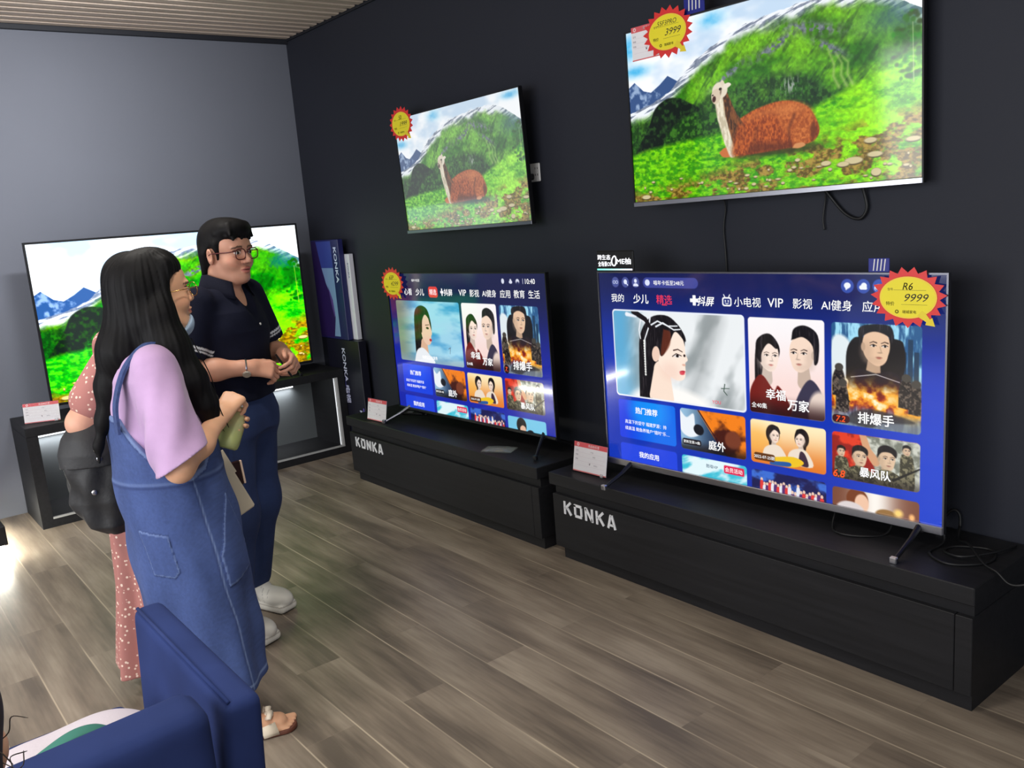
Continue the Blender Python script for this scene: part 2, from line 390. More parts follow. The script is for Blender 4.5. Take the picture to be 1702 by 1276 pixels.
def paint_menu(W, H, variant):
    c = Canvas(W, H); X, Y = c.X, c.Y
    if variant == 0: c.img = mixc(A(22, 30, 84), A(18, 52, 178), sst(0, 420, Y)); c.img = mixc(c.img, A(14, 66, 214), sst(1100, 1600, X)*sst(150, 700, Y)*.7)
    else: c.img = mixc(A(16, 22, 70), A(26, 40, 168), sst(60, 620, Y))
    def card(x0, y0, x1, y1, r=14): c.clip = c.rrect(x0, y0, x1, y1, r, None, True)
    # --- large picture: long haired woman in profile
    if variant == 0: c.rrect(71, 169, 795, 582, 18, A(236, 240, 250))
    card(77, 176, 788, 575)
    if variant == 0:
        bg = mixc(A(236, 240, 242), A(150, 158, 160), sst(.45, .75, fbm((X+Y*.6)/150, (Y-X*.5)/260, 201))); bg = mixc(bg, A(90, 170, 214), np.clip(np.exp(-((X-110)/90)**2)*.95, 0, 1))
        c.put(np.ones_like(X), bg); c.line([(640, 200), (560, 440), (500, 560)], 90, 60, A(150, 156, 158), 80, .6)
        c.ell(390, 640, 260, 130, A(252, 250, 246), 0, 30)
        c.curve([(215, 575), (222, 400), (236, 280), (300, 200), (400, 190), (470, 250), (480, 330), (360, 350), (330, 480), (290, 575)], hairc(c), 4)
        c.line([(352, 440), (345, 560)], 92, 140, SK, 4)
        c.curve([(322, 330), (360, 240), (440, 232), (482, 300), (489, 352), (500, 380), (486, 396), (486, 430), (478, 466), (440, 478), (380, 452), (340, 410)], A(252, 232, 216), 4)
        c.curve([(318, 350), (310, 260), (370, 205), (440, 216), (486, 268), (490, 300), (440, 258), (408, 300), (372, 360), (350, 372), (336, 340)], hairc(c), 4)
        c.curve([(372, 250), (410, 262), (404, 320), (366, 366), (350, 360)], A(110, 48, 30), 8, .8)
        c.ell(322, 366, 22, 36, A(240, 206, 186), 8, 3); c.line([(424, 342), (448, 336), (472, 346)], 6, 4, A(60, 34, 30), 2)
        c.ell(440, 367, 19, 7, A(236, 228, 226), 4, 2); c.ell(444, 366, 8, 7, A(26, 18, 18), 0, 2); c.ell(483, 362, 6, 6, A(40, 26, 26), 0, 3); c.line([(416, 370), (438, 356), (466, 364)], 4, 4, A(40, 22, 22), 2)
        c.ell(468, 436, 16, 6, A(190, 40, 60), -8, 3); c.ell(467, 443, 14, 7, A(220, 70, 84), -6, 3); c.ell(400, 440, 50, 40, A(244, 206, 190), 0, 40, .5); c.ell(478, 404, 10, 5, A(230, 180, 160), 0, 3)
        for p in ([(250, 215), (300, 235), (340, 215), (400, 235), (450, 232)], [(330, 240), (370, 222), (430, 250), (466, 246)], [(245, 200), (230, 260), (236, 300)], [(300, 190), (290, 240), (262, 300), (258, 450)]):
            c.line(p, 8, 5, A(236, 240, 246), 2)
        c.line([(200, 176), (270, 210), (300, 250)], 26, 18, A(28, 22, 26), 3); c.line([(160, 190), (215, 200)], 20, 8, A(236, 240, 248), 6)
        for yy in range(310, 470, 12): c.ell(257, yy, 5, 6, A(240, 240, 236), 0, 2)
        c.line([(690, 470), (684, 500), (700, 516)], 5, 4, A(70, 90, 80), 2); c.line([(672, 490), (712, 486)], 4, 3, A(70, 90, 80), 2)
    else:
        bg = mixc(A(160, 214, 236), A(60, 150, 205), sst(.4, .75, fbm(X/240, Y/70, 211))); bg = mixc(bg, A(120, 130, 100), sst(330, 90, X)*.8); c.put(np.ones_like(X), bg)
        c.put(sst(500, 575, Y)*.7, A(150, 168, 178))
        c.curve([(262, 575), (270, 400), (290, 250), (360, 205), (440, 230), (470, 330), (450, 400), (380, 420), (350, 575)], hairc(c), 5)
        c.line([(372, 450), (360, 560)], 70, 120, A(222, 180, 150), 4); c.curve([(240, 575), (280, 500), (350, 480), (420, 520), (470, 575)], A(236, 240, 244), 6)
        c.curve([(340, 330), (370, 262), (430, 262), (456, 330), (470, 378), (458, 400), (452, 440), (410, 458), (360, 420)], A(236, 200, 174), 4)
        c.curve([(330, 350), (330, 270), (380, 230), (440, 240), (452, 290), (410, 262), (372, 300), (356, 380)], hairc(c), 4)
        c.ell(424, 348, 16, 7, A(30, 22, 20), 4, 2); c.line([(404, 330), (444, 326)], 5, 4, A(50, 34, 28), 2); c.ell(448, 424, 14, 9, A(190, 54, 54), 0, 2)
        c.line([(640, 470), (660, 460), (650, 500)], 4, 3, A(80, 90, 110), 2)
    # --- couple poster
    card(812, 176, 1149, 572)
    c.put(np.ones_like(X), mixc(A(250, 246, 248), A(250, 220, 214), sst(180, 500, Y)))
    c.curve([(838, 470), (842, 330), (860, 260), (910, 240), (950, 280), (952, 330), (900, 400), (880, 470)], hairc(c), 4)
    face(c, 905, 330, 66, A(250, 228, 214), 1)
    c.curve([(848, 340), (850, 270), (900, 244), (950, 282), (940, 300), (905, 280), (874, 320), (870, 360)], hairc(c), 4)
    face(c, 1052, 312, 76, A(246, 218, 198), -1, female=False, lips=A(190, 120, 110))
    c.curve([(1008, 260), (1020, 214), (1070, 200), (1122, 236), (1124, 330), (1106, 350), (1100, 280), (1060, 246), (1020, 256)], hairc(c), 4)
    c.curve([(812, 572), (816, 480), (850, 420), (880, 416), (926, 470), (946, 450), (985, 500), (996, 572)], A(116, 30, 26), 5)
    c.curve([(1000, 572), (1040, 470), (1086, 412), (1130, 450), (1149, 520), (1149, 572)], A(60, 56, 78), 5); c.ell(1128, 540, 50, 84, A(232, 212, 200), 0, 12)
    c.put(sst(480, 572, Y)*.85, A(40, 16, 18))
    # --- disaster poster
    card(1178, 180, 1518, 572)
    c.put(np.ones_like(X), mixc(A(40, 90, 140), A(160, 220, 244), sst(.35, .7, fbm(X/12, Y/50, 221))))
    c.curve([(1178, 420), (1178, 250), (1230, 230), (1270, 300), (1260, 420)], A(226, 236, 240), 12)
    for x in (1455, 1478, 1500): c.rrect(x-9, 230+abs(x-1478)*2, x+9, 420, 2, A(30, 60, 90))
    c.curve([(1236, 390), (1238, 290), (1262, 240), (1300, 230), (1430, 232), (1456, 260), (1460, 330), (1440, 392), (1400, 420), (1280, 420)], A(22, 20, 24), 4)
    face(c, 1352, 262, 74, A(234, 196, 164), 1, female=False, lips=A(170, 96, 84))
    c.curve([(1290, 262), (1286, 200), (1330, 182), (1400, 184), (1418, 220), (1412, 262), (1400, 226), (1350, 208), (1306, 224)], hairc(c), 4)
    c.curve([(1240, 470), (1250, 380), (1290, 350), (1352, 362), (1410, 350), (1446, 380), (1456, 470)], A(28, 24, 34), 5); c.line([(1256, 384), (1352, 366), (1440, 388)], 3, 3, A(200, 200, 205), 2)
    fl = fbm(X/38, Y/30, 231); fm = np.clip(np.exp(-((Y-470)/62)**2)*1.7*(fl+.15), 0, 1)
    fire = mixc(A(150, 24, 10), A(255, 170, 40), sst(.35, .6, fl)); fire = mixc(fire, A(255, 248, 214), sst(.55, .75, fl)*np.exp(-((X-1330)/100)**2)); c.put(fm, fire)
    for (x, y) in [(1206, 380), (1462, 400), (1498, 420), (1220, 440)]:
        c.curve([(x-26, y+80), (x-24, y+10), (x-6, y-30), (x+14, y-24), (x+26, y+20), (x+24, y+80)], mixc(A(36, 30, 28), A(110, 96, 84), sst(.4, .7, fbm(X/8, Y/8, 240))), 4)
        c.ell(x+2, y-30, 17, 15, A(70, 66, 60), 0, 3); c.line([(x-10, y), (x+30, y+40)], 6, 5, A(24, 22, 22), 2)
    c.put(sst(500, 560, Y)*.8, A(120, 124, 132)); c.curve([(1240, 560), (1260, 520), (1340, 500), (1470, 520), (1490, 536), (1380, 548), (1330, 572)], A(40, 38, 42), 8, .7)
    # --- lower rows
    blue = A(18, 110, 236) if variant == 0 else A(18, 64, 226)
    card(78, 600, 418, 788); c.put(np.ones_like(X), mixc(A(24, 60, 226), blue, sst(78, 300, X)))
    c.ell(260, 640, 110, 90, A(20, 150, 250) if variant == 0 else A(24, 80, 240), 0, 60, .8)
    card(78, 815, 418, 940); c.put(np.ones_like(X), A(36, 70, 224))
    card(446, 600, 787, 788); c.put(np.ones_like(X), mixc(A(150, 190, 220), A(40, 60, 90), sst(450, 640, X)))
    c.curve([(540, 600), (787, 600), (787, 788), (690, 788)], mixc(A(70, 26, 20), A(244, 130, 30), sst(.35, .65, fbm(X/60, Y/50, 251))), 6); c.line([(545, 600), (690, 788)], 6, 4, A(30, 20, 40), 3)
    c.curve([(446, 610), (480, 640), (520, 620), (530, 690), (570, 700), (500, 730), (446, 700)], A(236, 242, 248), 6); c.ell(545, 690, 28, 24, A(26, 28, 36), 20, 4); c.ell(722, 712, 40, 40, A(120, 60, 40), 0, 10); c.put(sst(730, 788, Y)*.8, A(20, 12, 14))
    card(812, 602, 1152, 788); c.put(np.ones_like(X), mixc(A(255, 236, 190), A(226, 120, 40), sst(600, 800, Y))); c.ell(830, 690, 90, 60, A(250, 180, 70), 0, 60, .6)
    for x, l in ((925, 1), (1040, -1)):
        c.ell(x-8*l, 655, 32, 40, A(36, 26, 24), 0, 3); c.line([(x-24*l, 670), (x-16*l, 730)], 14, 8, A(36, 26, 24), 3); face(c, x, 662, 30, SK, l)
        c.curve([(x-24, 660), (x-14, 622), (x+16, 622), (x+26, 650), (x, 636)], hairc(c), 4)
        c.curve([(x-62, 768), (x-48, 720), (x-10, 700), (x+30, 708), (x+54, 768)], A(238, 222, 204), 4)
    c.curve([(1030, 768), (1040, 712), (1062, 720), (1076, 768)], A(60, 40, 60), 3); c.curve([(920, 752), (1010, 738), (1056, 756), (1010, 782), (920, 778)], A(240, 196, 40), 3); c.curve([(905, 772), (990, 764), (990, 782), (905, 786)], A(40, 90, 160), 3)
    card(1178, 604, 1517, 788); c.put(np.ones_like(X), mixc(A(226, 58, 30), A(150, 26, 20), sst(.4, .6, fbm(X/36, Y/30, 261)))); c.curve([(1310, 604), (1517, 604), (1517, 788), (1380, 788)], mixc(A(206, 208, 196), A(120, 124, 112), sst(.3, .7, fbm(X/20, Y/20, 263))), 8)
    c.line([(1300, 600), (1320, 660), (1352, 700)], 26, 34, A(214, 160, 120), 4)
    for x, y, s in ((1290, 690, 40), (1395, 682, 46), (1468, 640, 20), (1215, 680, 22)):
        face(c, x, y, s, A(224, 192, 160), 1, female=False, lips=A(150, 90, 80)); c.curve([(x-.8*s, y), (x-.7*s, y-.85*s), (x, y-1.15*s), (x+.75*s, y-.8*s), (x+.75*s, y-.2*s), (x+.3*s, y-.55*s), (x-.4*s, y-.5*s)], hairc(c), 4)
        c.curve([(x-1.3*s, 788), (x-1.1*s, y+1.3*s), (x, y+.9*s), (x+1.2*s, y+1.4*s), (x+1.4*s, 788)], mixc(A(60, 58, 44), A(130, 124, 96), sst(.4, .6, fbm(X/9, Y/9, 265))), 4)
    c.line([(1420, 760), (1517, 700)], 10, 6, A(26, 26, 24), 2); c.put(sst(735, 788, Y)*.6, A(24, 18, 16))
    card(446, 817, 788, 960); c.put(np.ones_like(X), mixc(A(60, 190, 214), A(226, 246, 250), sst(.4, .62, fbm((X+2*Y)/110, (Y-X)/160, 271)))); c.rrect(672, 830, 775, 866, 6, A(224, 40, 84))
    card(812, 820, 1152, 960); c.put(np.ones_like(X), mixc(A(24, 26, 80), A(60, 110, 210), sst(.4, .7, fbm(X/60, Y/40, 281))))
    rs = np.random.RandomState(9)
    for i in range(22): x = 860+i*13; y = 880+rs.uniform(-22, 14); c.ell(x, y, 6, 8, A(234, 200, 180), 0, 2); c.curve([(x-9, 910), (x-7, y+8), (x+7, y+8), (x+9, 910)], [A(220, 60, 60), A(230, 230, 240), A(90, 50, 110)][i % 3], 2)
    card(1178, 826, 1517, 960)
    if variant == 0:
        c.put(np.ones_like(X), mixc(A(120, 70, 50), A(250, 244, 236), np.exp(-((X-1350)/80)**2))); c.ell(1280, 862, 44, 44, A(120, 60, 30), 0, 5); c.ell(1298, 874, 28, 36, A(240, 196, 166), 0, 5); c.ell(1252, 915, 60, 40, A(220, 210, 210), 0, 6)
        c.ell(1395, 905, 44, 26, A(150, 110, 60), 0, 5); c.ell(1440, 884, 16, 14, A(255, 214, 120), 0, 14); c.ell(1490, 890, 10, 12, A(255, 190, 120), 0, 10)
    else:
        c.put(np.ones_like(X), A(120, 200, 232)); c.ell(1300, 872, 44, 46, A(26, 26, 30), 0, 3); c.ell(1312, 896, 26, 30, A(226, 186, 160), 0, 3); c.curve([(1278, 890), (1280, 850), (1320, 840), (1342, 880), (1310, 870)], A(24, 24, 28), 3); c.curve([(1330, 960), (1350, 900), (1400, 895), (1440, 960)], A(30, 34, 44), 3)
    c.clip = None
    # --- icon bubbles and pills
    if variant == 0:
        for x in (101, 162, 223): c.ell(x, 43, 22, 24, A(74, 84, 150))
        c.rrect(266, 20, 570, 66, 23, A(60, 70, 150)); c.ell(292, 43, 14, 14, A(220, 226, 250)); c.ell(162, 41, 10, 11, A(226, 232, 255)); c.line([(168, 48), (175, 56)], 5, 5, A(226, 232, 255))
        c.ell(223, 36, 8, 9, A(226, 232, 255)); c.curve([(208, 60), (212, 50), (223, 47), (234, 50), (238, 60)], A(226, 232, 255))
        for dx in (-8, 8): c.ell(101+dx, 43, 8, 8, A(200, 208, 240)); c.ell(101+dx, 43, 5, 5, A(74, 84, 150))
        for x in (1242, 1304, 1363): c.ell(x, 44, 25, 26, A(52, 80, 170))
        c.ell(1242, 42, 13, 11, A(240, 244, 255)); c.poly([(1234, 50), (1236, 60), (1246, 52)], A(240, 244, 255)); c.ell(1298, 48, 10, 8, A(240, 244, 255)); c.ell(1306, 42, 11, 11, A(240, 244, 255)); c.rrect(1290, 46, 1318, 56, 5, A(240, 244, 255))
        for r in (18, 12): c.ell(1363, 50, r, r*.8, A(240, 244, 255)); c.ell(1363, 54, r-4, (r-4)*.8, A(52, 80, 170))
        c.rrect(525, 108, 569, 124, 2, A(255, 255, 255)); c.rrect(539, 94, 555, 138, 2, A(255, 255, 255))
        c.rrect(369, 138, 399, 143, 2, A(240, 60, 90))
        c.rrect(690, 98, 736, 136, 10, A(255, 255, 255)); c.rrect(696, 104, 730, 130, 6, A(24, 42, 120)); c.ell(706, 114, 3, 4, A(255, 255, 255)); c.ell(720, 114, 3, 4, A(255, 255, 255)); c.line([(705, 122), (713, 126), (721, 122)], 3, 3, A(255, 255, 255)); c.line([(704, 98), (698, 88)], 4, 4, A(255, 255, 255)); c.line([(722, 98), (728, 88)], 4, 4, A(255, 255, 255))
        c.rrect(1180, 535, 1250, 566, 14, A(60, 24, 28))
        c.rrect(826, 744, 925, 776, 10, A(96, 54, 20)); c.rrect(454, 738, 556, 766, 10, A(30, 24, 34))
    else:
        c.rrect(474, 82, 576, 150, 20, A(226, 60, 62)); c.rrect(606, 108, 640, 122, 2, A(255, 255, 255)); c.rrect(617, 92, 629, 138, 2, A(255, 255, 255))
        c.ell(1232, 43, 13, 15, A(220, 224, 240)); c.ell(1302, 48, 15, 9, A(220, 224, 240)); c.ell(1302, 40, 8, 10, A(220, 224, 240))
        for r in (16, 10): c.ell(1362, 46, r, r, A(220, 224, 240)); c.ell(1362, 51, r-3, r-3, A(16, 24, 76))
        c.line([(1408, 30), (1408, 56)], 4, 4, A(200, 206, 230)); c.ell(1205, 550, 24, 26, A(40, 20, 28)); c.rrect(820, 748, 930, 778, 8, A(90, 50, 24)); c.rrect(452, 742, 545, 768, 8, A(24, 20, 30))
    return c, lina(c.img)

MENU_TEXT = {0: [('我的', 110, 116, 40), ('少儿', 250, 117, 44, 'b'), ('精选', 384, 117, 44, 'r'), ('抖屏', 607, 118, 42, 's'), ('小电视', 812, 116, 42), ('VIP', 941, 115, 38), ('影视', 1059, 115, 42), ('AI健身', 1199, 117, 42), ('应用', 1340, 117, 42),
                 ('喵年卡低至248元', 412, 43, 22), ('热门推荐', 249, 645, 33, 'b'), ('高温下的坚守 福建罗源：持', 240, 706, 20), ('续高温 鲍鱼养殖户“错时”乐…', 247, 738, 20), ('我的应用', 252, 860, 30, 'b'),
                 ('庭外', 640, 750, 44, 'b'), ('更新至第14集', 505, 752, 15), ('全40集', 857, 540, 24), ('幸福', 935, 488, 46, 'b'), ('万家', 1035, 522, 48, 'b'), ('7.2', 1214, 551, 24, 'o'), ('6.8', 1207, 770, 30, 'o'), ('排爆手', 1352, 536, 46, 'b'), ('暴风队', 1350, 748, 40, 'b'),
                 ('会员活动', 722, 848, 22), ('酷喵VIP', 610, 848, 18, 'd'), ('2022-07-25期', 875, 760, 17), ('YOU', 645, 553, 16, 'r')],
             1: [('心看', 240, 118, 46), ('少儿', 377, 118, 46, 'b'), ('精选', 525, 116, 38), ('抖屏', 690, 116, 44, 'b'), ('VIP', 838, 115, 40), ('影视', 956, 116, 46), ('AI健身', 1098, 115, 44), ('应用', 1245, 115, 48), ('教育', 1370, 114, 48), ('生活', 1496, 114, 48),
                 ('10:40', 1470, 43, 30), ('喵年卡低至', 340, 44, 18), ('热门推荐', 232, 656, 32, 'b'), ('高温下的坚守 福建罗源', 215, 712, 20), ('续高温 鲍鱼养殖户“错时”', 228, 746, 20), ('我的应用', 235, 866, 32, 'b'),
                 ('庭外', 640, 752, 46, 'b'), ('更新至第14集', 498, 755, 14), ('全40集', 850, 545, 20), ('幸福', 915, 490, 46, 'b'), ('万家', 1030, 520, 48, 'b'), ('7.', 1205, 550, 26, 'o'), ('排爆手', 1352, 520, 54, 'b'), ('暴风队', 1370, 752, 40, 'b'), ('会员活动', 722, 848, 22), ('2022-07-25期', 875, 763, 15), ('仙侠记之白发传', 420, 540, 24, 'b')]}
TCOL = {'r': (240, 60, 90), 'o': (250, 90, 40), 'd': (60, 90, 120)}

def screen_mesh(name, cv, im, W, H, yoff, texts=()):
    h, w = im.shape[:2]
    U, V = np.meshgrid(np.linspace(-W/2, W/2, w), np.linspace(H/2, -H/2, h))
    P = np.stack([U, np.full_like(U, yoff), V], -1).reshape(-1, 3)
    i = np.arange((h-1)*(w-1)); r = i//(w-1); c = i % (w-1); a = r*w+c
    F = np.stack([a, a+w, a+w+1, a+1], 1)
    mb = MB(); C = im.reshape(-1, 3)
    for t in texts:
        txt, u, v, s = t[:4]; k = t[4] if len(t) > 4 else ''
        mb.text(txt, (u/1600-.5)*W, (.5-v/900)*H, s*H/900, yoff-.0008, lin(*TCOL.get(k, (255, 255, 255))), bold=.03 if k in ('b', 'o', 's') else .008, shear=.2 if k in ('s', 'o') else 0)
    n = len(P); Vs = [P]+mb.v; Cs = [C]+mb.c
    polys = [F]+[np.array(f)+n for f in mb.f.values() if len(f)]
    return mesh_np(name, np.concatenate(Vs), polys, np.concatenate(Cs), False)
# ------------------------------------------------------------------ materials
RH = 2.944
M_wall = mat('mid_grey_paint', lin(103, 106, 116), .62, spec=.35, noise=((.8, .8, .8), .94, 1.04), bump=(160, .03))
M_wall2 = mat('charcoal_paint', lin(38, 40, 49), .6, spec=.3, noise=((.8, .8, .8), .94, 1.04), bump=(160, .03))
M_black = mat('black_wood_veneer', lin(27, 27, 30), .55, spec=.35, noise=((3, 60, 60), .75, 1.2))
M_shell = mat('black_plastic', lin(20, 20, 23), .42, spec=.4)
M_chrome = mat('brushed_metal', lin(190, 190, 198), .28, metal=1.0)
M_chromed = mat('dark_brushed_metal', lin(120, 120, 128), .35, metal=1.0)
M_white = mat('white_plastic', lin(226, 224, 222), .4)
M_print = mat('printed_card', attr='Col', rough=.45)
M_scr = mat('lit_screen', attr='Col', rough=.08, spec=.8, emit=1.0)
M_glow = mat('backlit_sign', attr='Col', rough=.3, emit=1.6)
M_led = mat('light_strip', (.93, .96, 1.0), .5, emit=5.0)
M_led2 = mat('floor_light_strip', (1.0, .98, .86), .5, emit=110.0)
M_cable = mat('cable_rubber', lin(18, 18, 20), .5)

def floor_mat():
    m = bpy.data.materials.new('wood_plank_floor'); m.use_nodes = True; nt = m.node_tree; L = nt.links; N = nt.nodes.new
    b = nt.nodes['Principled BSDF']; tc = N('ShaderNodeTexCoord')
    br = N('ShaderNodeTexBrick'); br.offset = .37; br.inputs['Scale'].default_value = 1; br.inputs['Brick Width'].default_value = 1.22; br.inputs['Row Height'].default_value = .181
    br.inputs['Mortar Size'].default_value = .0004; br.inputs['Mortar Smooth'].default_value = .4; br.inputs['Bias'].default_value = 0
    br.inputs['Color1'].default_value = (.0, .0, .0, 1); br.inputs['Color2'].default_value = (1, 1, 1, 1); br.inputs['Mortar'].default_value = (.5, .5, .5, 1)
    L.new(tc.outputs['Object'], br.inputs['Vector'])
    # every board shifts the grain
    mp = N('ShaderNodeMapping'); mp.inputs['Scale'].default_value = (.9, 6.0, 1); L.new(tc.outputs['Object'], mp.inputs['Vector'])
    ad = N('ShaderNodeVectorMath'); ad.operation = 'MULTIPLY_ADD'; L.new(br.outputs['Color'], ad.inputs[0]); ad.inputs[1].default_value = (7, 3, 5); L.new(mp.outputs['Vector'], ad.inputs[2])
    n1 = N('ShaderNodeTexNoise'); n1.inputs['Scale'].default_value = 1.5; n1.inputs['Detail'].default_value = 4; n1.inputs['Roughness'].default_value = .55; L.new(ad.outputs[0], n1.inputs['Vector'])
    mp2 = N('ShaderNodeMapping'); mp2.inputs['Scale'].default_value = (4, 90, 1); L.new(tc.outputs['Object'], mp2.inputs['Vector'])
    n2 = N('ShaderNodeTexNoise'); n2.inputs['Scale'].default_value = 1.0; n2.inputs['Detail'].default_value = 3; L.new(mp2.outputs['Vector'], n2.inputs['Vector'])
    cr = N('ShaderNodeValToRGB'); e = cr.color_ramp.elements; e[0].position = .30; e[0].color = (*lin(94, 84, 75), 1); e[1].position = .72; e[1].color = (*lin(152, 140, 125), 1)
    x = e.new(.5) if hasattr(e, 'new') else None; x.color = (*lin(124, 112, 99), 1)
    ma = N('ShaderNodeMath'); ma.operation = 'MULTIPLY_ADD'; L.new(n2.outputs['Fac'], ma.inputs[0]); ma.inputs[1].default_value = .22; L.new(n1.outputs['Fac'], ma.inputs[2])
    mb = N('ShaderNodeMath'); mb.operation = 'MULTIPLY_ADD'; L.new(br.outputs['Color'], mb.inputs[0]); mb.inputs[1].default_value = .07; L.new(ma.outputs[0], mb.inputs[2])
    mc = N('ShaderNodeMath'); mc.operation = 'SUBTRACT'; L.new(mb.outputs[0], mc.inputs[0]); mc.inputs[1].default_value = .145
    L.new(mc.outputs[0], cr.inputs[0])
    b2 = N('ShaderNodeTexBrick'); b2.inputs['Scale'].default_value = 1; b2.inputs['Brick Width'].default_value = 60; b2.inputs['Row Height'].default_value = .181; b2.inputs['Mortar Size'].default_value = .0045; b2.inputs['Mortar Smooth'].default_value = 1.0; L.new(tc.outputs['Object'], b2.inputs['Vector'])
    n3 = N('ShaderNodeTexNoise'); n3.inputs['Scale'].default_value = 1.3; L.new(tc.outputs['Object'], n3.inputs['Vector']); m3 = N('ShaderNodeMapRange'); m3.inputs[1].default_value = .38; m3.inputs[2].default_value = .6; L.new(n3.outputs['Fac'], m3.inputs[0])
    m4 = N('ShaderNodeMath'); m4.operation = 'MULTIPLY'; L.new(b2.outputs['Fac'], m4.inputs[0]); L.new(m3.outputs[0], m4.inputs[1])
    mx = N('ShaderNodeMix'); mx.data_type = 'RGBA'; L.new(m4.outputs[0], mx.inputs[0]); L.new(cr.outputs[0], mx.inputs[6]); mx.inputs[7].default_value = (*lin(178, 164, 144), 1)
    L.new(mx.outputs[2], b.inputs['Base Color']); b.inputs['Roughness'].default_value = .42; b.inputs['Specular IOR Level'].default_value = .35
    bp = N('ShaderNodeBump'); bp.inputs['Strength'].default_value = .12; bp.inputs['Distance'].default_value = .004; L.new(n2.outputs['Fac'], bp.inputs['Height']); L.new(bp.outputs[0], b.inputs['Normal'])
    return m

# ------------------------------------------------------------------ the room
def slab(name, x0, x1, y0, y1, z0, z1, m):
    b = MB(); b.box(x0, x1, y0, y1, z0, z1); return struct(b.build(name, m))
slab('floor', -.12, 9.0, -6.2, .12, -.1, 0, floor_mat())
slab('wall_left', -.12, 0, -6.2, .12, 0, RH+.2, M_wall)
slab('wall_right', 0, 9.0, 0, .12, 0, RH+.2, M_wall2)
b = MB()
M_ceil = mat('ceiling_board', lin(60, 54, 50), .8)
b.box(-.12, 9.0, -6.2, .12, RH+.06, RH+.2); struct(b.build('ceiling', M_ceil))
M_slat = mat('ceiling_slat_wood', lin(206, 188, 172), .5, noise=((30, 1.5, 10), .8, 1.12))
b = MB()
for i in range(82):
    x = .045+i*.105; b.box(x, x+.066, -6.1, -.015, RH-.008, RH+.045, bev=.004)
s = b.build('ceiling_slats', M_slat); s.name = 'trim_1'; struct(s)
b = MB(); b.box(0, .035, -6.1, -.0, RH-.035, RH+.06); b.box(.035, 8.9, -.014, 0, RH-.02, RH+.06); struct(b.build('trim_2', mat('painted_shadow_gap', lin(26, 28, 36), .6)))  # near-black strips stand in for the shade in the gap under the ceiling

# ------------------------------------------------------------------ televisions
def rotm(yaw, tilt=0, roll=0):
    return (Matrix.Rotation(math.radians(yaw), 4, 'Z') @ Matrix.Rotation(math.radians(tilt), 4, 'X') @ Matrix.Rotation(math.radians(roll), 4, 'Y'))
def television(label, W, H, M, screen, bar=.022, barm=None, edge=None, feet=None, wall=None, bez=.006):
    t = empty('television', M=M); tag(t, label, 'television')
    so = bpy.data.objects.new('screen', screen); COL.objects.link(so); so.parent = t; screen.materials.append(M_scr)
    so.location = (0, 0, (bar-bez)/2)
    x, z = W/2, H/2
    b = MB(); b.box(-x, -x+bez, -.008, .012, -z, z); b.box(x-bez, x, -.008, .012, -z, z); b.box(-x+bez, x-bez, -.008, .012, z-bez, z); b.box(-x+bez, x-bez, -.008, .012, -z, -z+bez*.6)
    b.build('bezel', edge or M_shell, t)
    b = MB(); b.box(-x+bez*.5, x-bez*.5, -.012, -.0005, -z-.002, -z+bar, bev=.002); b.build('bottom_bar', barm or M_shell, t)
    b = MB(); b.box(-x+.002, x-.002, .001, .016, -z+.002, z-.002); b.box(-x*.8, x*.8, .016, .05, -z+.04, z*.35, bev=.012); b.build('back_cover', M_shell, t)
    for (fx, front, splay, dz, fm, tip) in (feet or []):
        s = 1 if fx > 0 else -1
        b = MB(); top = np.array([fx, .012, -z+.02]); fl = -z-dz
        b.tube([top, (fx+splay*.35, -front*.35, fl+dz*.75), (fx+splay, -front, fl+.008)], [.012, .009, .007], 8); b.tube([top, (fx+splay*.3, .07, fl+dz*.6), (fx+splay*.6, .15, fl+.008)], [.012, .009, .007], 8)
        b.box(fx-.012, fx+.012, .0, .03, -z-.01, -z+.05)
        f = b.build('foot', fm, t)
        b = MB(); b.box(fx+splay-.012, fx+splay+.012, -front-.010, -front+.008, fl, fl+.022, bev=.003); b.build('foot_pad', tip, f); b = MB(); b.box(fx+splay*.6-.01, fx+splay*.6+.01, .14, .16, fl, fl+.014, bev=.003); b.build('foot_pad', tip, f)
    if wall:
        b = MB(); b.box(-.2, .2, .05, wall, -.12, .12); b.box(-.25, .25, wall, wall+.012, -.16, .16); b.build('wall_bracket', M_shell, t)
    return t

def res(n): return n, int(n*9/16)
cv, im = paint_menu(*res(760), 0)
scrR = screen_mesh('menu_screen', cv, np.clip(im, 0, None)*1.03, 1.458, .822, -.0015, MENU_TEXT[0])
TV_R_M = Matrix.Translation((4.092, -.257, .905)) @ rotm(2.9, .3, .3)
tvR = television('large television with a blue menu of film posters on the right-hand black stand', 1.47, .8526, TV_R_M, scrR, bar=.025, barm=M_chrome, edge=M_chromed,
           feet=[(.655, .185, -.0, .058, M_shell, M_chrome), (-.60, .185, -.0, .058, M_shell, M_chrome)])
cv, im = paint_menu(*res(560), 1)
scrM = screen_mesh('menu_screen', cv, im*1.0, 1.408, .806, -.0015, MENU_TEXT[1])
TV_M_M = Matrix.Translation((2.221, -.242, .909)) @ rotm(1.6, -.1, -.1)
television('television with a blue menu screen on the middle black stand', 1.42, .8236, TV_M_M, scrM, bar=.012, feet=[(.60, .13, .08, .076, M_shell, M_shell), (-.60, .13, -.10, .076, M_chromed, M_chromed)])
cv, im = paint_meadow(*res(720), 1.0, 1.05)
TV_UR_M = Matrix.Translation((4.056, -.103, 1.953)) @ rotm(3.6, .2, -.4)
television('large wall television showing an orange llama, hung above the right-hand stand', 1.22, .7076, TV_UR_M, screen_mesh('meadow_screen', cv, im*1.05, 1.208, .682, -.0015), bar=.018, barm=M_chrome, wall=.06)
cv, im = paint_meadow(*res(480), 1.0, .95, .14)
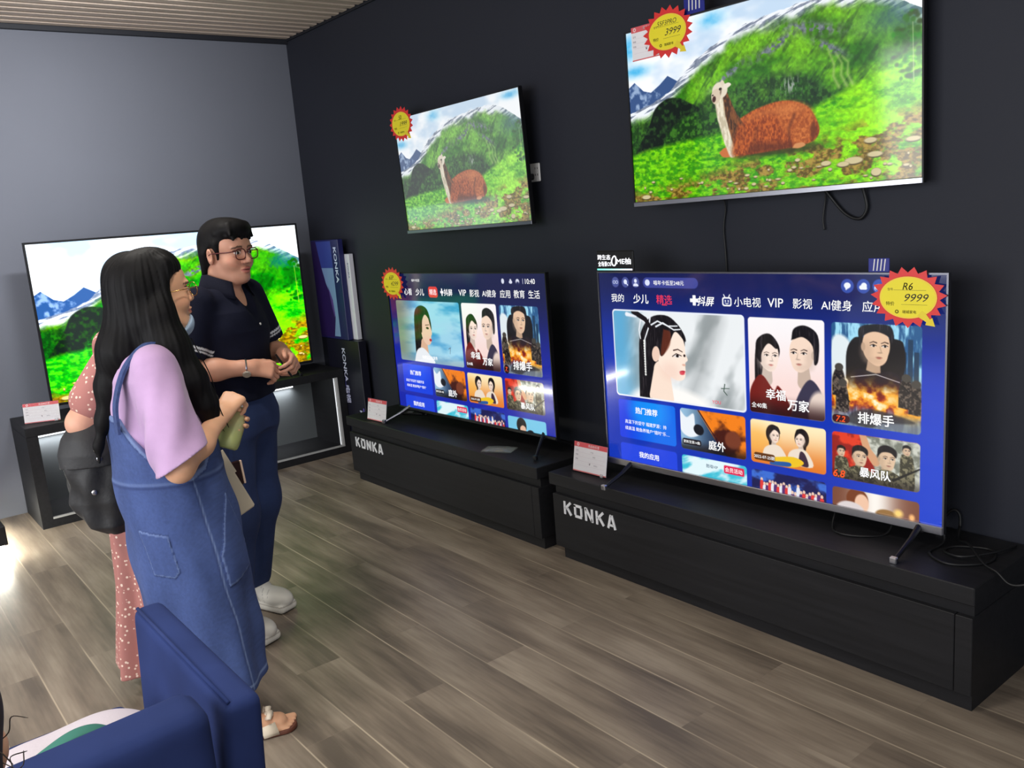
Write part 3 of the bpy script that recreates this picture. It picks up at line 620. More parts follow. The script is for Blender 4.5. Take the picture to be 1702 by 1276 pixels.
TV_UM_M = Matrix.Translation((2.136, -.112, 1.873)) @ rotm(1.1, 1.8, -.6)
television('smaller wall television showing a brown llama, hung above the middle stand', 1.14, .661, TV_UM_M, screen_mesh('meadow_screen', cv, im, 1.128, .637, -.0015), bar=.018, barm=M_chromed, wall=.085)
cv, im = paint_meadow(*res(560), 1.75, 1.5, clouds=.0)
TV_L_M = Matrix.Translation((.31, -1.104, 1.171)) @ rotm(88.2, -.2, .2)
television('television with a vivid green mountain picture standing behind the people on the left wall', 1.70, .9775, TV_L_M, screen_mesh('meadow_screen', cv, im, 1.684, .952, -.0015), bar=.012, bez=.012, feet=[(.70, .12, .0, .067, M_shell, M_shell), (-.70, .12, .0, .067, M_shell, M_shell)])

# ------------------------------------------------------------------ black stands along the television wall
def konka(mb, x, z, w, h, y, col=(1, 1, 1)):
    """wide block capitals"""
    t = h*.19; g = w*.055; lw = (w-4*g)/5
    def bar(p, q, th=t):
        p = np.array(p, float); q = np.array(q, float); d = (q-p)/np.linalg.norm(q-p); n = np.array([-d[1], d[0]])*th/2
        mb.prism([tuple(p-n), tuple(q-n), tuple(q+n), tuple(p+n)], y-.004, y)
    z0, z1 = z-h/2, z+h/2; X = [x-w/2+i*(lw+g) for i in range(5)]
    for i in (0, 3):
        a = X[i]; bar((a+t/2, z0), (a+t/2, z1)); bar((a+t*.8, z-.06*h), (a+lw-t*.5, z1-t*.1)); bar((a+lw*.42, z+.04*h), (a+lw-t*.4, z0+t*.1))
    a = X[1]; bar((a+t/2, z0+t), (a+t/2, z1-t*.3)); bar((a+lw-t/2, z0+t), (a+lw-t/2, z1-t)); bar((a, z1-t/2), (a+lw-t*.4, z1-t/2)); bar((a+t*.4, z0+t/2), (a+lw-t*.4, z0+t/2))
    a = X[2]; bar((a+t/2, z0), (a+t/2, z1)); bar((a+lw-t/2, z0), (a+lw-t/2, z1)); bar((a+t*.6, z1-t*.3), (a+lw-t*.6, z0+t*.3))
    a = X[4]; bar((a+t*.4, z0), (a+lw*.45, z1)); bar((a+lw-t*.4, z0), (a+lw*.55, z1)); bar((a+lw*.28, z0+h*.25), (a+lw*.75, z0+h*.25), t*.8)
def stand(x0, x1, label):
    t = empty('television_stand', (x0, -.0, 0)); tag(t, label, 'television stand', 'black stands along the television wall')
    w = x1-x0; yb = -.012
    b = MB(); b.box(0, w, -.4355, yb, .360, .418, bev=.003); b.build('top_slab', M_black, t)
    b = MB(); b.box(.012, w-.012, -.405, yb, .315, .360); b.build('recessed_band', M_black, t)
    b = MB(); b.box(.010, w-.062, -.4265, yb, .058, .315, bev=.002); b.build('front_panel', M_black, t)
    b = MB(); b.box(w-.060, w-.008, -.4265, yb, .058, .315, bev=.002); b.build('end_panel', M_black, t)
    b = MB(); b.box(.045, w-.014, -.405, yb, 0, .058); b.build('plinth', M_black, t)
    b = MB(); konka(b, .255, .262, .335, .062, -.4266); b.build('lettering', mat('white_lettering', lin(225, 226, 230), .4), t)
    return t
stand(3.0922, 5.0176, 'long black wooden stand in the right foreground carrying the large menu television')
stand(1.1073, 3.0055, 'long black wooden stand in the middle, with a clear sachet lying on top')
# low open stand on the left wall
t = empty('shelf_stand', (0, 0, 0)); tag(t, 'black open-fronted stand with a lit niche under the green mountain television', 'television stand')
y0, y1 = -2.148, -.095
b = MB(); b.box(.004, .477, y0, y1, .557, .612, bev=.002); b.build('top_panel', M_black, t)
b = MB(); b.box(.004, .477, y0, y1, 0, .050); b.build('bottom_panel', M_black, t)
for a, c in ((y0, -2.085), (-.150, y1)):
    b = MB(); b.box(.004, .477, a, c, .050, .557); b.build('side_panel', M_black, t)
b = MB(); b.box(.004, .03, -2.085, -.150, .050, .557); b.build('back_panel', mat('niche_back', lin(96, 100, 102), .45), t)
b = MB(); b.box(.46, .479, -2.085, -.150, .050, .060); b.build('front_trim', mat('satin_trim', lin(165, 165, 165), .4), t)
b = MB(); b.box(.44, .478, -.165, -.150, .060, .557); b.build('corner_trim', mat('satin_trim_2', lin(175, 175, 175), .4), t)
b = MB(); b.box(.030, .040, -2.08, -.30, .466, .476); b.build('light_strip', mat('soft_light_strip', (.94, .97, 1.0), .5, emit=2.2), t)
b = MB(); b.box(.442, .452, -.1672, -.1652, .06, .55); b.build('light_strip', mat('side_trim_glow', (.94, .97, 1.0), .5, emit=.55), t)  # added glowing strip stands in for light falling on the corner trim
area('niche_glow', (.062, -1.19, .470), (.045, -1.19, .2), 1.75, .02, 4.5, (.94, .97, 1), 120).rotation_euler = (math.radians(14), 0, math.radians(90))

# end of a further low plinth at the left edge of the view
t = empty('display_plinth', (0, 0, 0)); tag(t, 'corner of a low dark plinth lit from underneath at the left edge', 'plinth')
b = MB(); b.box(.10, .92, -3.6, -2.385, .095, .20, bev=.004); b.build('deck', M_black, t)
b = MB(); b.box(.20, .80, -3.5, -2.50, 0, .095); b.build('base', M_shell, t)
b = MB(); b.box(.895, .91, -3.5, -2.40, .080, .095); b.box(.2, .895, -2.415, -2.40, .080, .095); b.build('light_strip', M_led2, t)

# ------------------------------------------------------------------ price bursts, cards and signs
M_ink = mat('dark_ink', lin(40, 34, 26), .6)
def burst(label, M, model, price, flip=1.0, big=True):
    t = empty('price_tag', M=M); tag(t, label, 'price tag', 'starburst price tags')
    n = 19; P = []
    for i in range(2*n):
        a = math.pi*i/n+.09; k = 1.0 if i % 2 == 0 else .81; P.append((.1225*k*math.cos(a), .098*k*math.sin(a)))
    b = MB(); b.prism(P, -.0010, .0, lin(222, 44, 44)); b.build('starburst', mat('red_card', lin(222, 50, 48), .4), t)
    b = MB()
    def el(rx, rz, y0, y1, col): b.prism([(rx*math.cos(a), rz*math.sin(a)) for a in np.linspace(0, 2*math.pi, 48, endpoint=False)], y0, y1, col)
    el(.0930, .0685, -.0016, -.0010, lin(206, 52, 24)); el(.0915, .0670, -.0022, -.0016, lin(244, 206, 70)); el(.0870, .0630, -.0028, -.0022, lin(238, 222, 40))
    b.prism([(.046, -.040), (.030, -.058), (.060, -.076), (.057, -.085), (.087, -.089), (.078, -.062), (.071, -.067), (.056, -.047)], -.0029, -.0016, lin(232, 208, 44))
    b.build('speech_bubble', M_print, t, colored=True)
    b = MB()
    b.text(model, .000 if len(model) < 4 else .0, .036, .024 if len(model) < 4 else .019, -.0031, bold=-.004 if len(model) > 3 else .004, shear=.25, xs=.95)
    b.text(price, .028, .000, .026, -.0031, bold=-.012, shear=.35, xs=1.1)
    b.box(-.045, .058, -.0032, -.0030, .0235, .0243); b.box(-.02, .062, -.0032, -.0030, -.0225, -.0217)
    b.text('特价', -.056, -.020, .014, -.0031, bold=.01); b.text('型号', -.056, .026, .009, -.0031); b.text('瑞城家电', .006, -.0455, .011, -.0031, bold=.012); b.text('◎', -.034, -.0455, .011, -.0031, bold=.012)
    b.build('writing', M_ink, t)
    return t
def on_screen(TM, W, H, u, v, y, roll=0): return TM @ Matrix.Translation(((u/1600-.5)*W, y, (.5-v/900)*H+.008)) @ Matrix.Rotation(math.radians(roll), 4, 'Y')
burst('red and yellow starburst price tag marked R6 9999 on the large menu television', on_screen(TV_R_M, 1.458, .822, 1474, 77, -.016), 'R6', '9999')
burst('red and yellow starburst price tag marked 55F3PRO 3999 on the large wall television', on_screen(TV_UR_M, 1.208, .682, 297, 52, -.018), '55F3PRO', '3999')
burst('faded starburst price tag at the top left of the smaller wall television', on_screen(TV_UM_M, 1.128, .637, 125, 50, -.016), '50', '1999')
burst('orange-edged starburst price tag at the top left of the middle menu television', on_screen(TV_M_M, 1.408, .806, 84, 70, -.016), '65P', '4299')

def price_card(label, M, w=.205, h=.135, stand_=True):
    t = empty('price_card', M=M); tag(t, label, 'price card', 'white price cards in clear holders')
    b = MB(); y = 0
    b.box(-w/2, w/2, -.0006, .0006, .004, h, col=lin(240, 236, 238)); b.box(-w/2, w/2, -.0010, -.0006, h*.84, h, col=lin(222, 92, 98)); b.box(-w/2, w/2, -.0010, -.0006, .004, .009, col=lin(222, 120, 120))
    b.build('paper', M_print, t, colored=True)
    b = MB()
    b.text('商品标价签', .02, h*.92, h*.10, -.0013, col=(1, 1, 1), bold=.01); b.text('◎', -w*.38, h*.92, h*.1, -.0013, col=(1, 1, 1))
    g = lin(150, 140, 150)
    for i, (x, z, s) in enumerate([(-.40, .72, '品名'), (.05, .72, '产地'), (-.40, .58, '规格'), (.12, .58, '单位'), (-.40, .44, '等级')]): b.text(s, x*w, z*h, h*.06, -.0012, col=g)
    for z in (.66, .52, .38, .24): b.box(-w*.44, w*.44, -.0009, -.0007, h*z, h*z+.0006, col=lin(214, 196, 204))
    b.text('￥', 0, h*.33, h*.10, -.0012, col=lin(90, 50, 70), bold=.02); b.text('零售价', w*.18, h*.31, h*.055, -.0012, col=g)
    b.build('print', M_print, t, colored=True)
    if stand_:
        b = MB(); b.box(-w/2-.004, w/2+.004, -.004, -.0016, 0, h+.004); b.box(-w/2-.004, w/2+.004, .0012, .0032, 0, h+.004)
        b.prism([(-w/2-.004, 0), (w/2+.004, 0), (w/2+.004, .003), (-w/2-.004, .003)], .003, .045); b.build('clear_holder', M_acr, t)
        b = MB(); b.box(w/2-.03, w/2-.012, -.012, -.004, 0, .016, bev=.003); b.build('clip', M_acr2, t)
    return t
M_acr = mat('clear_acrylic', (1, 1, 1), .03, trans=1.0, ior=1.05, spec=.4)
M_acr2 = mat('clear_clip', (.9, .92, .95), .08, trans=.8, ior=1.3)
def lean(x, y, z, rz, back=10): return Matrix.Translation((x, y, z)) @ Matrix.Rotation(math.radians(rz), 4, 'Z') @ Matrix.Rotation(math.radians(-back), 4, 'X')
price_card('white price card with a pink top at the left end of the right-hand stand', lean(3.281, -.352, .4195, 1.5), .210, .140)
price_card('white price card with a red top at the left end of the middle stand', lean(1.432, -.395, .4195, 3), .205, .135)
price_card('white price card with a red top on the stand by the left wall', lean(.375, -2.03, .6135, 66), .195, .120)
price_card('pale pink price card tucked behind the starburst tag of the large wall television', on_screen(TV_UR_M, 1.208, .682, 150, 163, -.0135), .15, .135, False)

# sign on top of the large menu television
t = empty('sign', M=TV_R_M @ Matrix.Translation((-.634, .002, .4275))); tag(t, 'small black lit sign with white letters on top of the large menu television', 'sign')
b = MB(); b.box(-.103, .103, -.006, .006, 0, .086, bev=.004); b.build('panel', M_shell, t)
b = MB(); W3 = lin(250, 250, 255)
b.text('跨生态', -.058, .059, .023, -.0065, bold=.02, col=W3, width=.074); b.text('全场景OS', -.056, .031, .022, -.0065, bold=.02, col=W3, width=.074); b.text('ME柚', .052, .042, .028, -.0065, bold=.03, col=W3, width=.078)
a = np.linspace(0, 2*math.pi, 33); b.tube([(-.002+.0125*math.cos(k)+.003*max(0, math.sin(k)), -.0072, .042+.0185*math.sin(k)+.004*max(0, math.sin(k+.8))) for k in a], .0028, 8, col=W3, caps=False)
n = 24; V = []; C = []
for i in range(n+1):
    f = i/n
    for z in (.004, .0105): V.append((-.100+.198*f, -.0068, z)); C.append(lina(A(120, 240, 214)*(1-f)+A(240, 236, 255)*f))
b.add(V, [(2*i, 2*i+2, 2*i+3, 2*i+1) for i in range(n)], np.array(C)); b.build('lit_lettering', M_glow, t, colored=True)
def topper(label, M, w, h):
    t = empty('topper_card', M=M); tag(t, label, 'card')
    b = MB(); b.box(-w/2, w/2, -.002, .002, 0, h, bev=.001); b.build('panel', mat('blue_card', lin(24, 34, 130), .4), t)
    b = MB()
    for i in range(4): x = -w*.28+i*w*.17; b.prism([(x, h*.1), (x+w*.05, h*.1), (x+w*.11, h*.95), (x+w*.06, h*.95)], -.0028, -.002)
    b.build('white_stripes', M_white, t)
topper('blue card with white stripes standing on top of the large wall television', TV_UR_M @ Matrix.Translation((-.262, .002, .3545)), .095, .14)
topper('little blue card standing behind the R6 price tag on the large menu television', TV_R_M @ Matrix.Translation((.51, .003, .427)), .07, .045)

# ------------------------------------------------------------------ cartons in the corner
def carton(label, x0, x1, y0, y1, z0, z1, kind):
    t = empty('carton', ((x0+x1)/2, y1, z0)); tag(t, label, 'carton'); w = x1-x0; h = z1-z0; d = y1-y0
    navy = lin(28, 30, 84)
    b = MB(); b.box(-w/2, w/2, -d, 0, 0, h, bev=.003, col={'blue': navy, 'white': lin(214, 214, 222), 'dark': lin(20, 20, 34)}[kind])
    b.build('box', M_print, t, colored=True); b = MB(); f = -d-.0006
    if kind == 'blue':
        b.prism([(-w*.30, 0.02), (w*.24, .02), (w*.24, h-.01), (-w*.30, h-.01)], f, f+.0005, lin(116, 142, 184)); b.prism([(-w*.30, h*.72), (w*.24, h*.72), (w*.24, h-.01), (-w*.30, h-.01)], f-.0004, f, lin(52, 64, 140))
        pts = [(-w*.48, .01), (w*.02, .01), (w*.13, h*.22), (w*.10, h*.40), (-w*.08, h*.56), (-w*.20, h*.75), (-w*.30, h-.01), (-w*.48, h-.01)]
        b.prism(pts, f-.0008, f-.0004, lin(40, 24, 78)); b.prism([(w*.10, h*.22), (w*.13, h*.24), (w*.10, h*.40), (-w*.02, h*.54), (w*.04, h*.36)], f-.001, f-.0008, lin(84, 60, 130))
        V, F = text_geo('KONKA', .02); k = .05/.72; b.add([(w*.37+(v[1]-.36)*k*.8, f, h*.93-(v[0])*k) for v in V], [q for q in F], lin(200, 206, 235))
    elif kind == 'white':
        V, F = text_geo('KONKA', .02); b.add([(w*.44+(v[1]-.36)*.03, f, h*.9-v[0]*.03) for v in V], [q for q in F], lin(120, 124, 150))
    else:
        V, F = text_geo('KONKA 电视', .02); k = .045/.72; b.add([(w*.02+(v[1]-.36)*k, f, h*.93-v[0]*k*1.1) for v in V], [q for q in F], lin(190, 192, 220))
        V, F = text_geo('KONKA', .02); b.add([(w*.36+(v[1]-.36)*k*.8, f, h*.40-v[0]*k*1.0) for v in V], [q for q in F], lin(190, 192, 220)); b.prism([(w*.43, 0.01), (w*.455, .01), (w*.455, h*.42), (w*.43, h*.42)], f, f+.0005, lin(110, 96, 190))
        for i in range(7): b.prism([(-w*.35+.03*i, h*.5+.03*(i % 3)), (-w*.33+.03*i, h*.52+.03*(i % 3)), (-w*.32+.03*i, h*.60+.03*(i % 3)), (-w*.345+.03*i, h*.56+.03*(i % 3))], f, f+.0005, lin(60, 60, 120))
    b.build('printing', M_print, t, colored=True)
carton('dark navy flat carton standing on the floor in the corner, lowest of the cartons', .255, .735, -.09, -.03, 0, .822, 'dark')
carton('blue and violet flat carton standing upright on the dark carton in the corner', .19, .605, -.092, -.052, .824, 1.525, 'blue')
carton('white-edged flat carton standing behind the blue carton in the corner', .25, .660, -.048, -.012, .824, 1.42, 'white')

# ------------------------------------------------------------------ socket, cables, sachet
t = empty('wall_socket', (2.64, 0, 1.80)); tag(t, 'white wall socket beside the smaller wall television', 'socket')
b = MB(); b.box(-.045, .045, -.009, 0, -.045, .045, bev=.004); b.build('plate', M_white, t)
b = MB()
for x, z in ((.012, .02), (.030, .02), (.012, -.012), (.030, -.012)): b.box(x-.002, x+.002, -.0095, -.0088, z-.005, z+.005)
b.build('slots', M_shell, t)
b = MB(); b.box(-.03, .006, -.035, -.009, -.035, -.005, bev=.005); b.tube(spline([(-.02, -.03, -.03), (-.04, -.035, -.07), (-.08, -.03, -.09)]), .004, 8); tag(b.build('plug', M_cable), 'black plug and lead in the white wall socket', 'plug').location = (2.64, 0, 1.80)
def cable(pts, r, label, n=8):
    b = MB(); b.tube(spline(pts, n), r, 8); return tag(b.build('cable', M_cable, smooth=True), label, 'cable')
cable([(3.82, -.045, 1.64), (3.826, -.012, 1.57), (3.812, -.010, 1.48), (3.820, -.010, 1.32), (3.815, -.010, 1.0), (3.83, -.012, .9)], .0035, 'thin black cable hanging straight down the wall below the large wall television')
cable([(4.27, -.04, 1.63), (4.30, -.014, 1.575), (4.355, -.012, 1.515), (4.41, -.014, 1.495), (4.438, -.014, 1.53), (4.43, -.02, 1.59), (4.42, -.04, 1.65)], .006, 'thick black cable looping below the large wall television')
cable([(4.29, -.03, 1.63), (4.275, -.012, 1.57), (4.265, -.012, 1.50), (4.27, -.012, 1.46)], .0035, 'short black lead dangling beside the cable loop on the wall')
z = .4235
cable([(4.775, -.15, .52), (4.80, -.17, z+.01), (4.80, -.27, z), (4.88, -.32, z), (4.95, -.27, z), (4.97, -.20, z), (4.93, -.13, z), (4.84, -.17, z), (4.83, -.23, z), (4.90, -.26, z+.009), (4.96, -.16, z+.009), (4.975, -.05, z)], .0042, 'black cable coiled on the right end of the right-hand stand')
cable([(4.80, -.06, .45), (4.82, -.11, z), (4.88, -.17, z+.018), (4.97, -.27, z+.009), (5.022, -.30, z+.005), (5.06, -.305, .403), (5.10, -.30, .410), (5.16, -.27, .44)], .0038, 'black cable running off the right end of the right-hand stand')
cable([(4.735, -.04, .458), (4.755, -.035, .488), (4.772, -.03, .494), (4.785, -.03, .480), (4.790, -.035, .45), (4.792, -.05, z+.004)], .005, 'bent black power lead on the wall behind the large menu television')
cable([(4.42, -.16, .52), (4.44, -.25, z+.003), (4.50, -.30, z), (4.58, -.27, z), (4.62, -.20, z+.003), (4.62, -.14, .5)], .0035, 'black cable lying under the large menu television')
# clear sachet
rs = np.random.RandomState(2); b = MB(); n = 14; V = []
for i in range(n):
    for j in range(10):
        x = (i/(n-1)-.5)*.17; y = (j/9-.5)*.10; V.append((x, y, .004+.008*(1-(2*i/(n-1)-1)**2)*(1-(2*j/9-1)**2)+rs.uniform(0, .004)))
F = [(i*10+j, (i+1)*10+j, (i+1)*10+j+1, i*10+j+1) for i in range(n-1) for j in range(9)]
b.add(V, F); N0 = len(V); V2 = [(x, y, .0008) for x, y, _ in V]; b.add(V2, [tuple(reversed(f)) for f in F])
o = b.build('sachet', mat('clear_plastic_bag', (.42, .47, .45), .12, alpha=.35, spec=.9), smooth=True); o.location = (2.60, -.342, .4185); o.rotation_euler = (0, 0, .5); tag(o, 'crumpled clear plastic sachet on top of the middle stand', 'sachet')
# remote control lying by the left foot of the middle television
t = empty('remote_control', (1.47, -.15, .4185), .5); tag(t, 'small dark remote control lying behind the price card on the middle stand', 'remote control')
b = MB(); b.box(-.075, .075, -.02, .02, 0, .014, bev=.004); b.build('case', M_shell, t); b = MB(); b.box(-.04, .0, -.012, .012, .014, .016); b.build('button_pad', mat('grey_buttons', lin(130, 128, 135), .5), t)
# ------------------------------------------------------------------ smooth bodies: signed-distance shapes turned into one surface
def nrm(v): v = np.asarray(v, float); return v/(np.linalg.norm(v)+1e-12)
class Pr:
    def __init__(s, f, c, r): s.f, s.c, s.r = f, np.asarray(c, float), r
def cap(a, b, ra, rb=None):
    a = np.asarray(a, np.float32); b = np.asarray(b, np.float32); rb = ra if rb is None else rb; ab = b-a; L2 = float(ab@ab)+1e-12
    def f(P):
        q = P-a; t = np.clip((q@ab)/L2, 0, 1); q = q-t[:, None]*ab
        return np.sqrt((q*q).sum(1))-(ra+(rb-ra)*t)
    return Pr(f, (a+b)/2, float(np.linalg.norm(ab))/2+max(ra, rb))
def chain(pts, rs): return [cap(pts[i], pts[i+1], rs[i], rs[i+1]) for i in range(len(pts)-1)]
def eul(rx=0, ry=0, rz=0):
    return np.array(Matrix.Rotation(math.radians(rz), 3, 'Z') @ Matrix.Rotation(math.radians(ry), 3, 'Y') @ Matrix.Rotation(math.radians(rx), 3, 'X'))
def ell(c, r, R=None):
    c = np.asarray(c, np.float32); r = np.asarray(r, np.float32); Rm = None if R is None else np.asarray(R, np.float32)
    def f(P):
        q = P-c
        if Rm is not None: q = q@Rm
        k0 = np.sqrt(((q/r)**2).sum(1)); k1 = np.sqrt(((q/(r*r))**2).sum(1))
        return np.where(k0 < 1e-4, -r.min(), k0*(k0-1)/(k1+1e-9))
    return Pr(f, c, float(r.max()))
def rbox(c, h, r, R=None):
    c = np.asarray(c, np.float32); h = np.asarray(h, np.float32)-r; Rm = None if R is None else np.asarray(R, np.float32)
    def f(P):
        q = P-c
        if Rm is not None: q = q@Rm
        q = np.abs(q)-h
        return np.sqrt((np.maximum(q, 0)**2).sum(1))+np.minimum(q.max(1), 0)-r
    return Pr(f, c, float(np.linalg.norm(h))+r*1.8)
def half(n, d):
    """keeps points with n.p < d"""
    n = nrm(n).astype(np.float32)
    return Pr(lambda P: P@n-d, (0, 0, 0), 99)
def loft(prof, fold=None, pw=2.0):
    """rows (z, cx, cy, rx, ry); fold(ang, z) is added to the radius"""
    T = np.array(prof, float); T = T[np.argsort(T[:, 0])]; z0, z1 = T[0, 0], T[-1, 0]
    def f(P):
        z = np.clip(P[:, 2], z0, z1); g = [np.interp(z, T[:, 0], T[:, i]) for i in (1, 2, 3, 4)]
        x = (P[:, 0]-g[0]); y = (P[:, 1]-g[1]); k = ((np.abs(x)/g[2])**pw+(np.abs(y)/g[3])**pw)**(1/pw)
        rr = np.sqrt(x*x+y*y); d = (rr-rr/np.maximum(k, 1e-4))*.92
        d = np.where(k < 1e-3, -np.minimum(g[2], g[3]), d)
        if fold is not None: d = d-fold(np.arctan2(y/g[3], x/g[2]), P[:, 2])
        ez = np.maximum(z0-P[:, 2], P[:, 2]-z1)
        return np.where((d > 0) & (ez > 0), np.hypot(d, ez), np.maximum(d, ez))
    c = (T[:, 1].mean(), T[:, 2].mean(), (z0+z1)/2)
    return Pr(f, c, float(np.hypot((z1-z0)/2, T[:, 3:].max()+.05))+.08)
def warp(p, fn, c, r): return Pr(lambda P: p.f(fn(P)), c, r)
def moved(ops, R, t):
    R = np.asarray(R, np.float32); t = np.asarray(t, np.float32); out = []
    for o, p, k in ops: out.append((o, Pr((lambda p: lambda P: p.f((P-t)@R))(p), R@p.c.astype(np.float32)+t, p.r), k))
    return out
def U(ps, k=.01):
    return [('+', p, k) for p in (ps if isinstance(ps, (list, tuple)) else [ps])]
def ev(ops, P, c=None, r=0):
    d = np.full(len(P), 1e3, np.float32)
    for o, p, k in ops:
        if c is not None and p.r < 50 and np.linalg.norm(c-p.c) > r+p.r+k+.06: continue
        b = p.f(P).astype(np.float32)
        if o == '+':
            if k > 0: h = np.clip(.5+.5*(d-b)/k, 0, 1); d = d+(b-d)*h-k*h*(1-h)
            else: d = np.minimum(d, b)
        elif o == '-':
            h = np.clip(.5-.5*(d+b)/max(k, 1e-5), 0, 1); d = d+(-b-d)*h+k*h*(1-h)
        else:
            h = np.clip(.5-.5*(d-b)/max(k, 1e-5), 0, 1); d = d+(b-d)*h+k*h*(1-h) if k > 0 else np.maximum(d, b)
    return d
def surf(ops, lo, hi, h):
    B = 8; lo = np.asarray(lo, float); n = np.ceil((np.asarray(hi)-lo)/(h*B)).astype(int)
    D = np.ones(tuple(n*B+1), np.float32)
    bi = np.stack(np.meshgrid(*[np.arange(k) for k in n], indexing='ij'), -1).reshape(-1, 3)
    bc = lo+(bi+.5)*B*h; g = 4
    sup = {}
    for i, b in enumerate(bi//g): sup.setdefault(tuple(b), []).append(i)
    off = np.stack(np.meshgrid(*[np.arange(B+1)]*3, indexing='ij'), -1).reshape(-1, 3)
    R = math.sqrt(3)*B*h*g/2
    for s, ids in sup.items():
        ids = np.array(ids); c = lo+(np.array(s)+.5)*g*B*h
        dc = ev(ops, bc[ids].astype(np.float32), c, R)
        for i in ids[dc < -B*h*1.6]: x, y, z = bi[i]*B; D[x:x+B+1, y:y+B+1, z:z+B+1] = -1
        act = ids[np.abs(dc) <= B*h*1.6]
        if not len(act): continue
        G = (bi[act]*B)[:, None, :]+off[None]; P = (lo+G*h).reshape(-1, 3).astype(np.float32)
        v = ev(ops, P, c, R); G = G.reshape(-1, 3); D[G[:, 0], G[:, 1], G[:, 2]] = v
    Sg = D < 0
    cnt = np.zeros(tuple(np.array(D.shape)-1), np.int8); cor = [(a, b, c) for a in (0, 1) for b in (0, 1) for c in (0, 1)]
    X, Y, Z = cnt.shape
    for a, b, c in cor: cnt += Sg[a:a+X, b:b+Y, c:c+Z]
    idx = np.argwhere((cnt > 0) & (cnt < 8)); idm = np.full(cnt.shape, -1, np.int32); idm[tuple(idx.T)] = np.arange(len(idx))
    acc = np.zeros((len(idx), 3)); w = np.zeros(len(idx))
    for a in cor:
        for ax in range(3):
            if a[ax]: continue
            b = list(a); b[ax] = 1
            v0 = D[tuple((idx+a).T)]; v1 = D[tuple((idx+b).T)]; m = (v0 < 0) != (v1 < 0)
            t = v0/np.where(m, v0-v1, 1); p = np.array(a, float)[None].repeat(len(idx), 0); p[:, ax] = t
            acc[m] += p[m]; w[m] += 1
    V = lo+h*(idx+acc/w[:, None]); F = []
    for ax in range(3):
        o1, o2 = [(1, 2), (2, 0), (0, 1)][ax]
        A0 = np.take(Sg, range(0, Sg.shape[ax]-1), ax); A1 = np.take(Sg, range(1, Sg.shape[ax]), ax)
        for sgn, mm in ((1, A0 & ~A1), (-1, ~A0 & A1)):
            e = np.argwhere(mm); e = e[(e[:, o1] > 0) & (e[:, o2] > 0) & (e[:, o1] < cnt.shape[o1]) & (e[:, o2] < cnt.shape[o2])]
            if not len(e): continue
            q = []
            for d1, d2 in ((1, 1), (0, 1), (0, 0), (1, 0)):
                k = e.copy(); k[:, o1] -= d1; k[:, o2] -= d2; q.append(idm[tuple(k.T)])
            q = np.stack(q, 1)
            F.append(q if sgn > 0 else q[:, ::-1])
    F = np.concatenate(F); F = F[(F >= 0).all(1)]
    return V, F
def part(name, ops, lo, hi, h, m, parent, col=None):
    V, F = surf(ops, lo, hi, h)
    c = None
    if col is not None: c = col(V)
    me = mesh_np(name, V, [F], c, True, [m]); o = bpy.data.objects.new(name, me); COL.objects.link(o)
    if parent: o.parent = parent
    return o

# ---- anatomy
def head_ops(w=1.0):
    """eyes at z=0, looking along +y; chin at -.115, crown at +.115"""
    o = U([ell((0, -.022, .030), (.075*w, .096, .088)), ell((0, .022, -.048), (.058*w, .064, .070)), ell((0, .045, .035), (.058*w, .045, .052))], .035)
    o += U([ell((0, .066, -.098), (.026, .022, .020))], .03)
    for s in (-1, 1):
        o += U([ell((s*.036*w, .052, -.036), (.028, .030, .028))], .022); o += U([ell((s*.030, .078, .019), (.024, .014, .009))], .012)
        o += U([cap((s*.052*w, -.02, -.075), (s*.030*w, .045, -.100), .016, .016)], .03)
    o += [('-', ell((s*.032, .099, -.001), (.020, .020, .011)), .012) for s in (-1, 1)]
    o += U([ell((s*.032, .0735, -.001), (.0175, .0155, .0105)) for s in (-1, 1)], .003)
    o += U([cap((0, .089, .002), (0, .106, -.030), .0075, .0105)], .012); o += U([ell((0, .103, -.034), (.012, .012, .010))], .006)
    o += U([ell((s*.0125, .095, -.036), (.0085, .010, .0075)) for s in (-1, 1)], .006)
    o += U([ell((0, .089, -.0625), (.023, .012, .0065), eul(12)), ell((0, .088, -.0735), (.020, .012, .0075), eul(-8))], .006)
    o += [('-', ell((0, .103, -.0675), (.019, .010, .0022)), .003)]
    for s in (-1, 1):
        R = eul(0, s*6, s*-22)
        o += U([ell((s*.078*w, -.012, -.012), (.009, .020, .032), R)], .006); o += [('-', ell((s*.086*w, -.006, -.008), (.006, .010, .018), R), .006)]
    return o
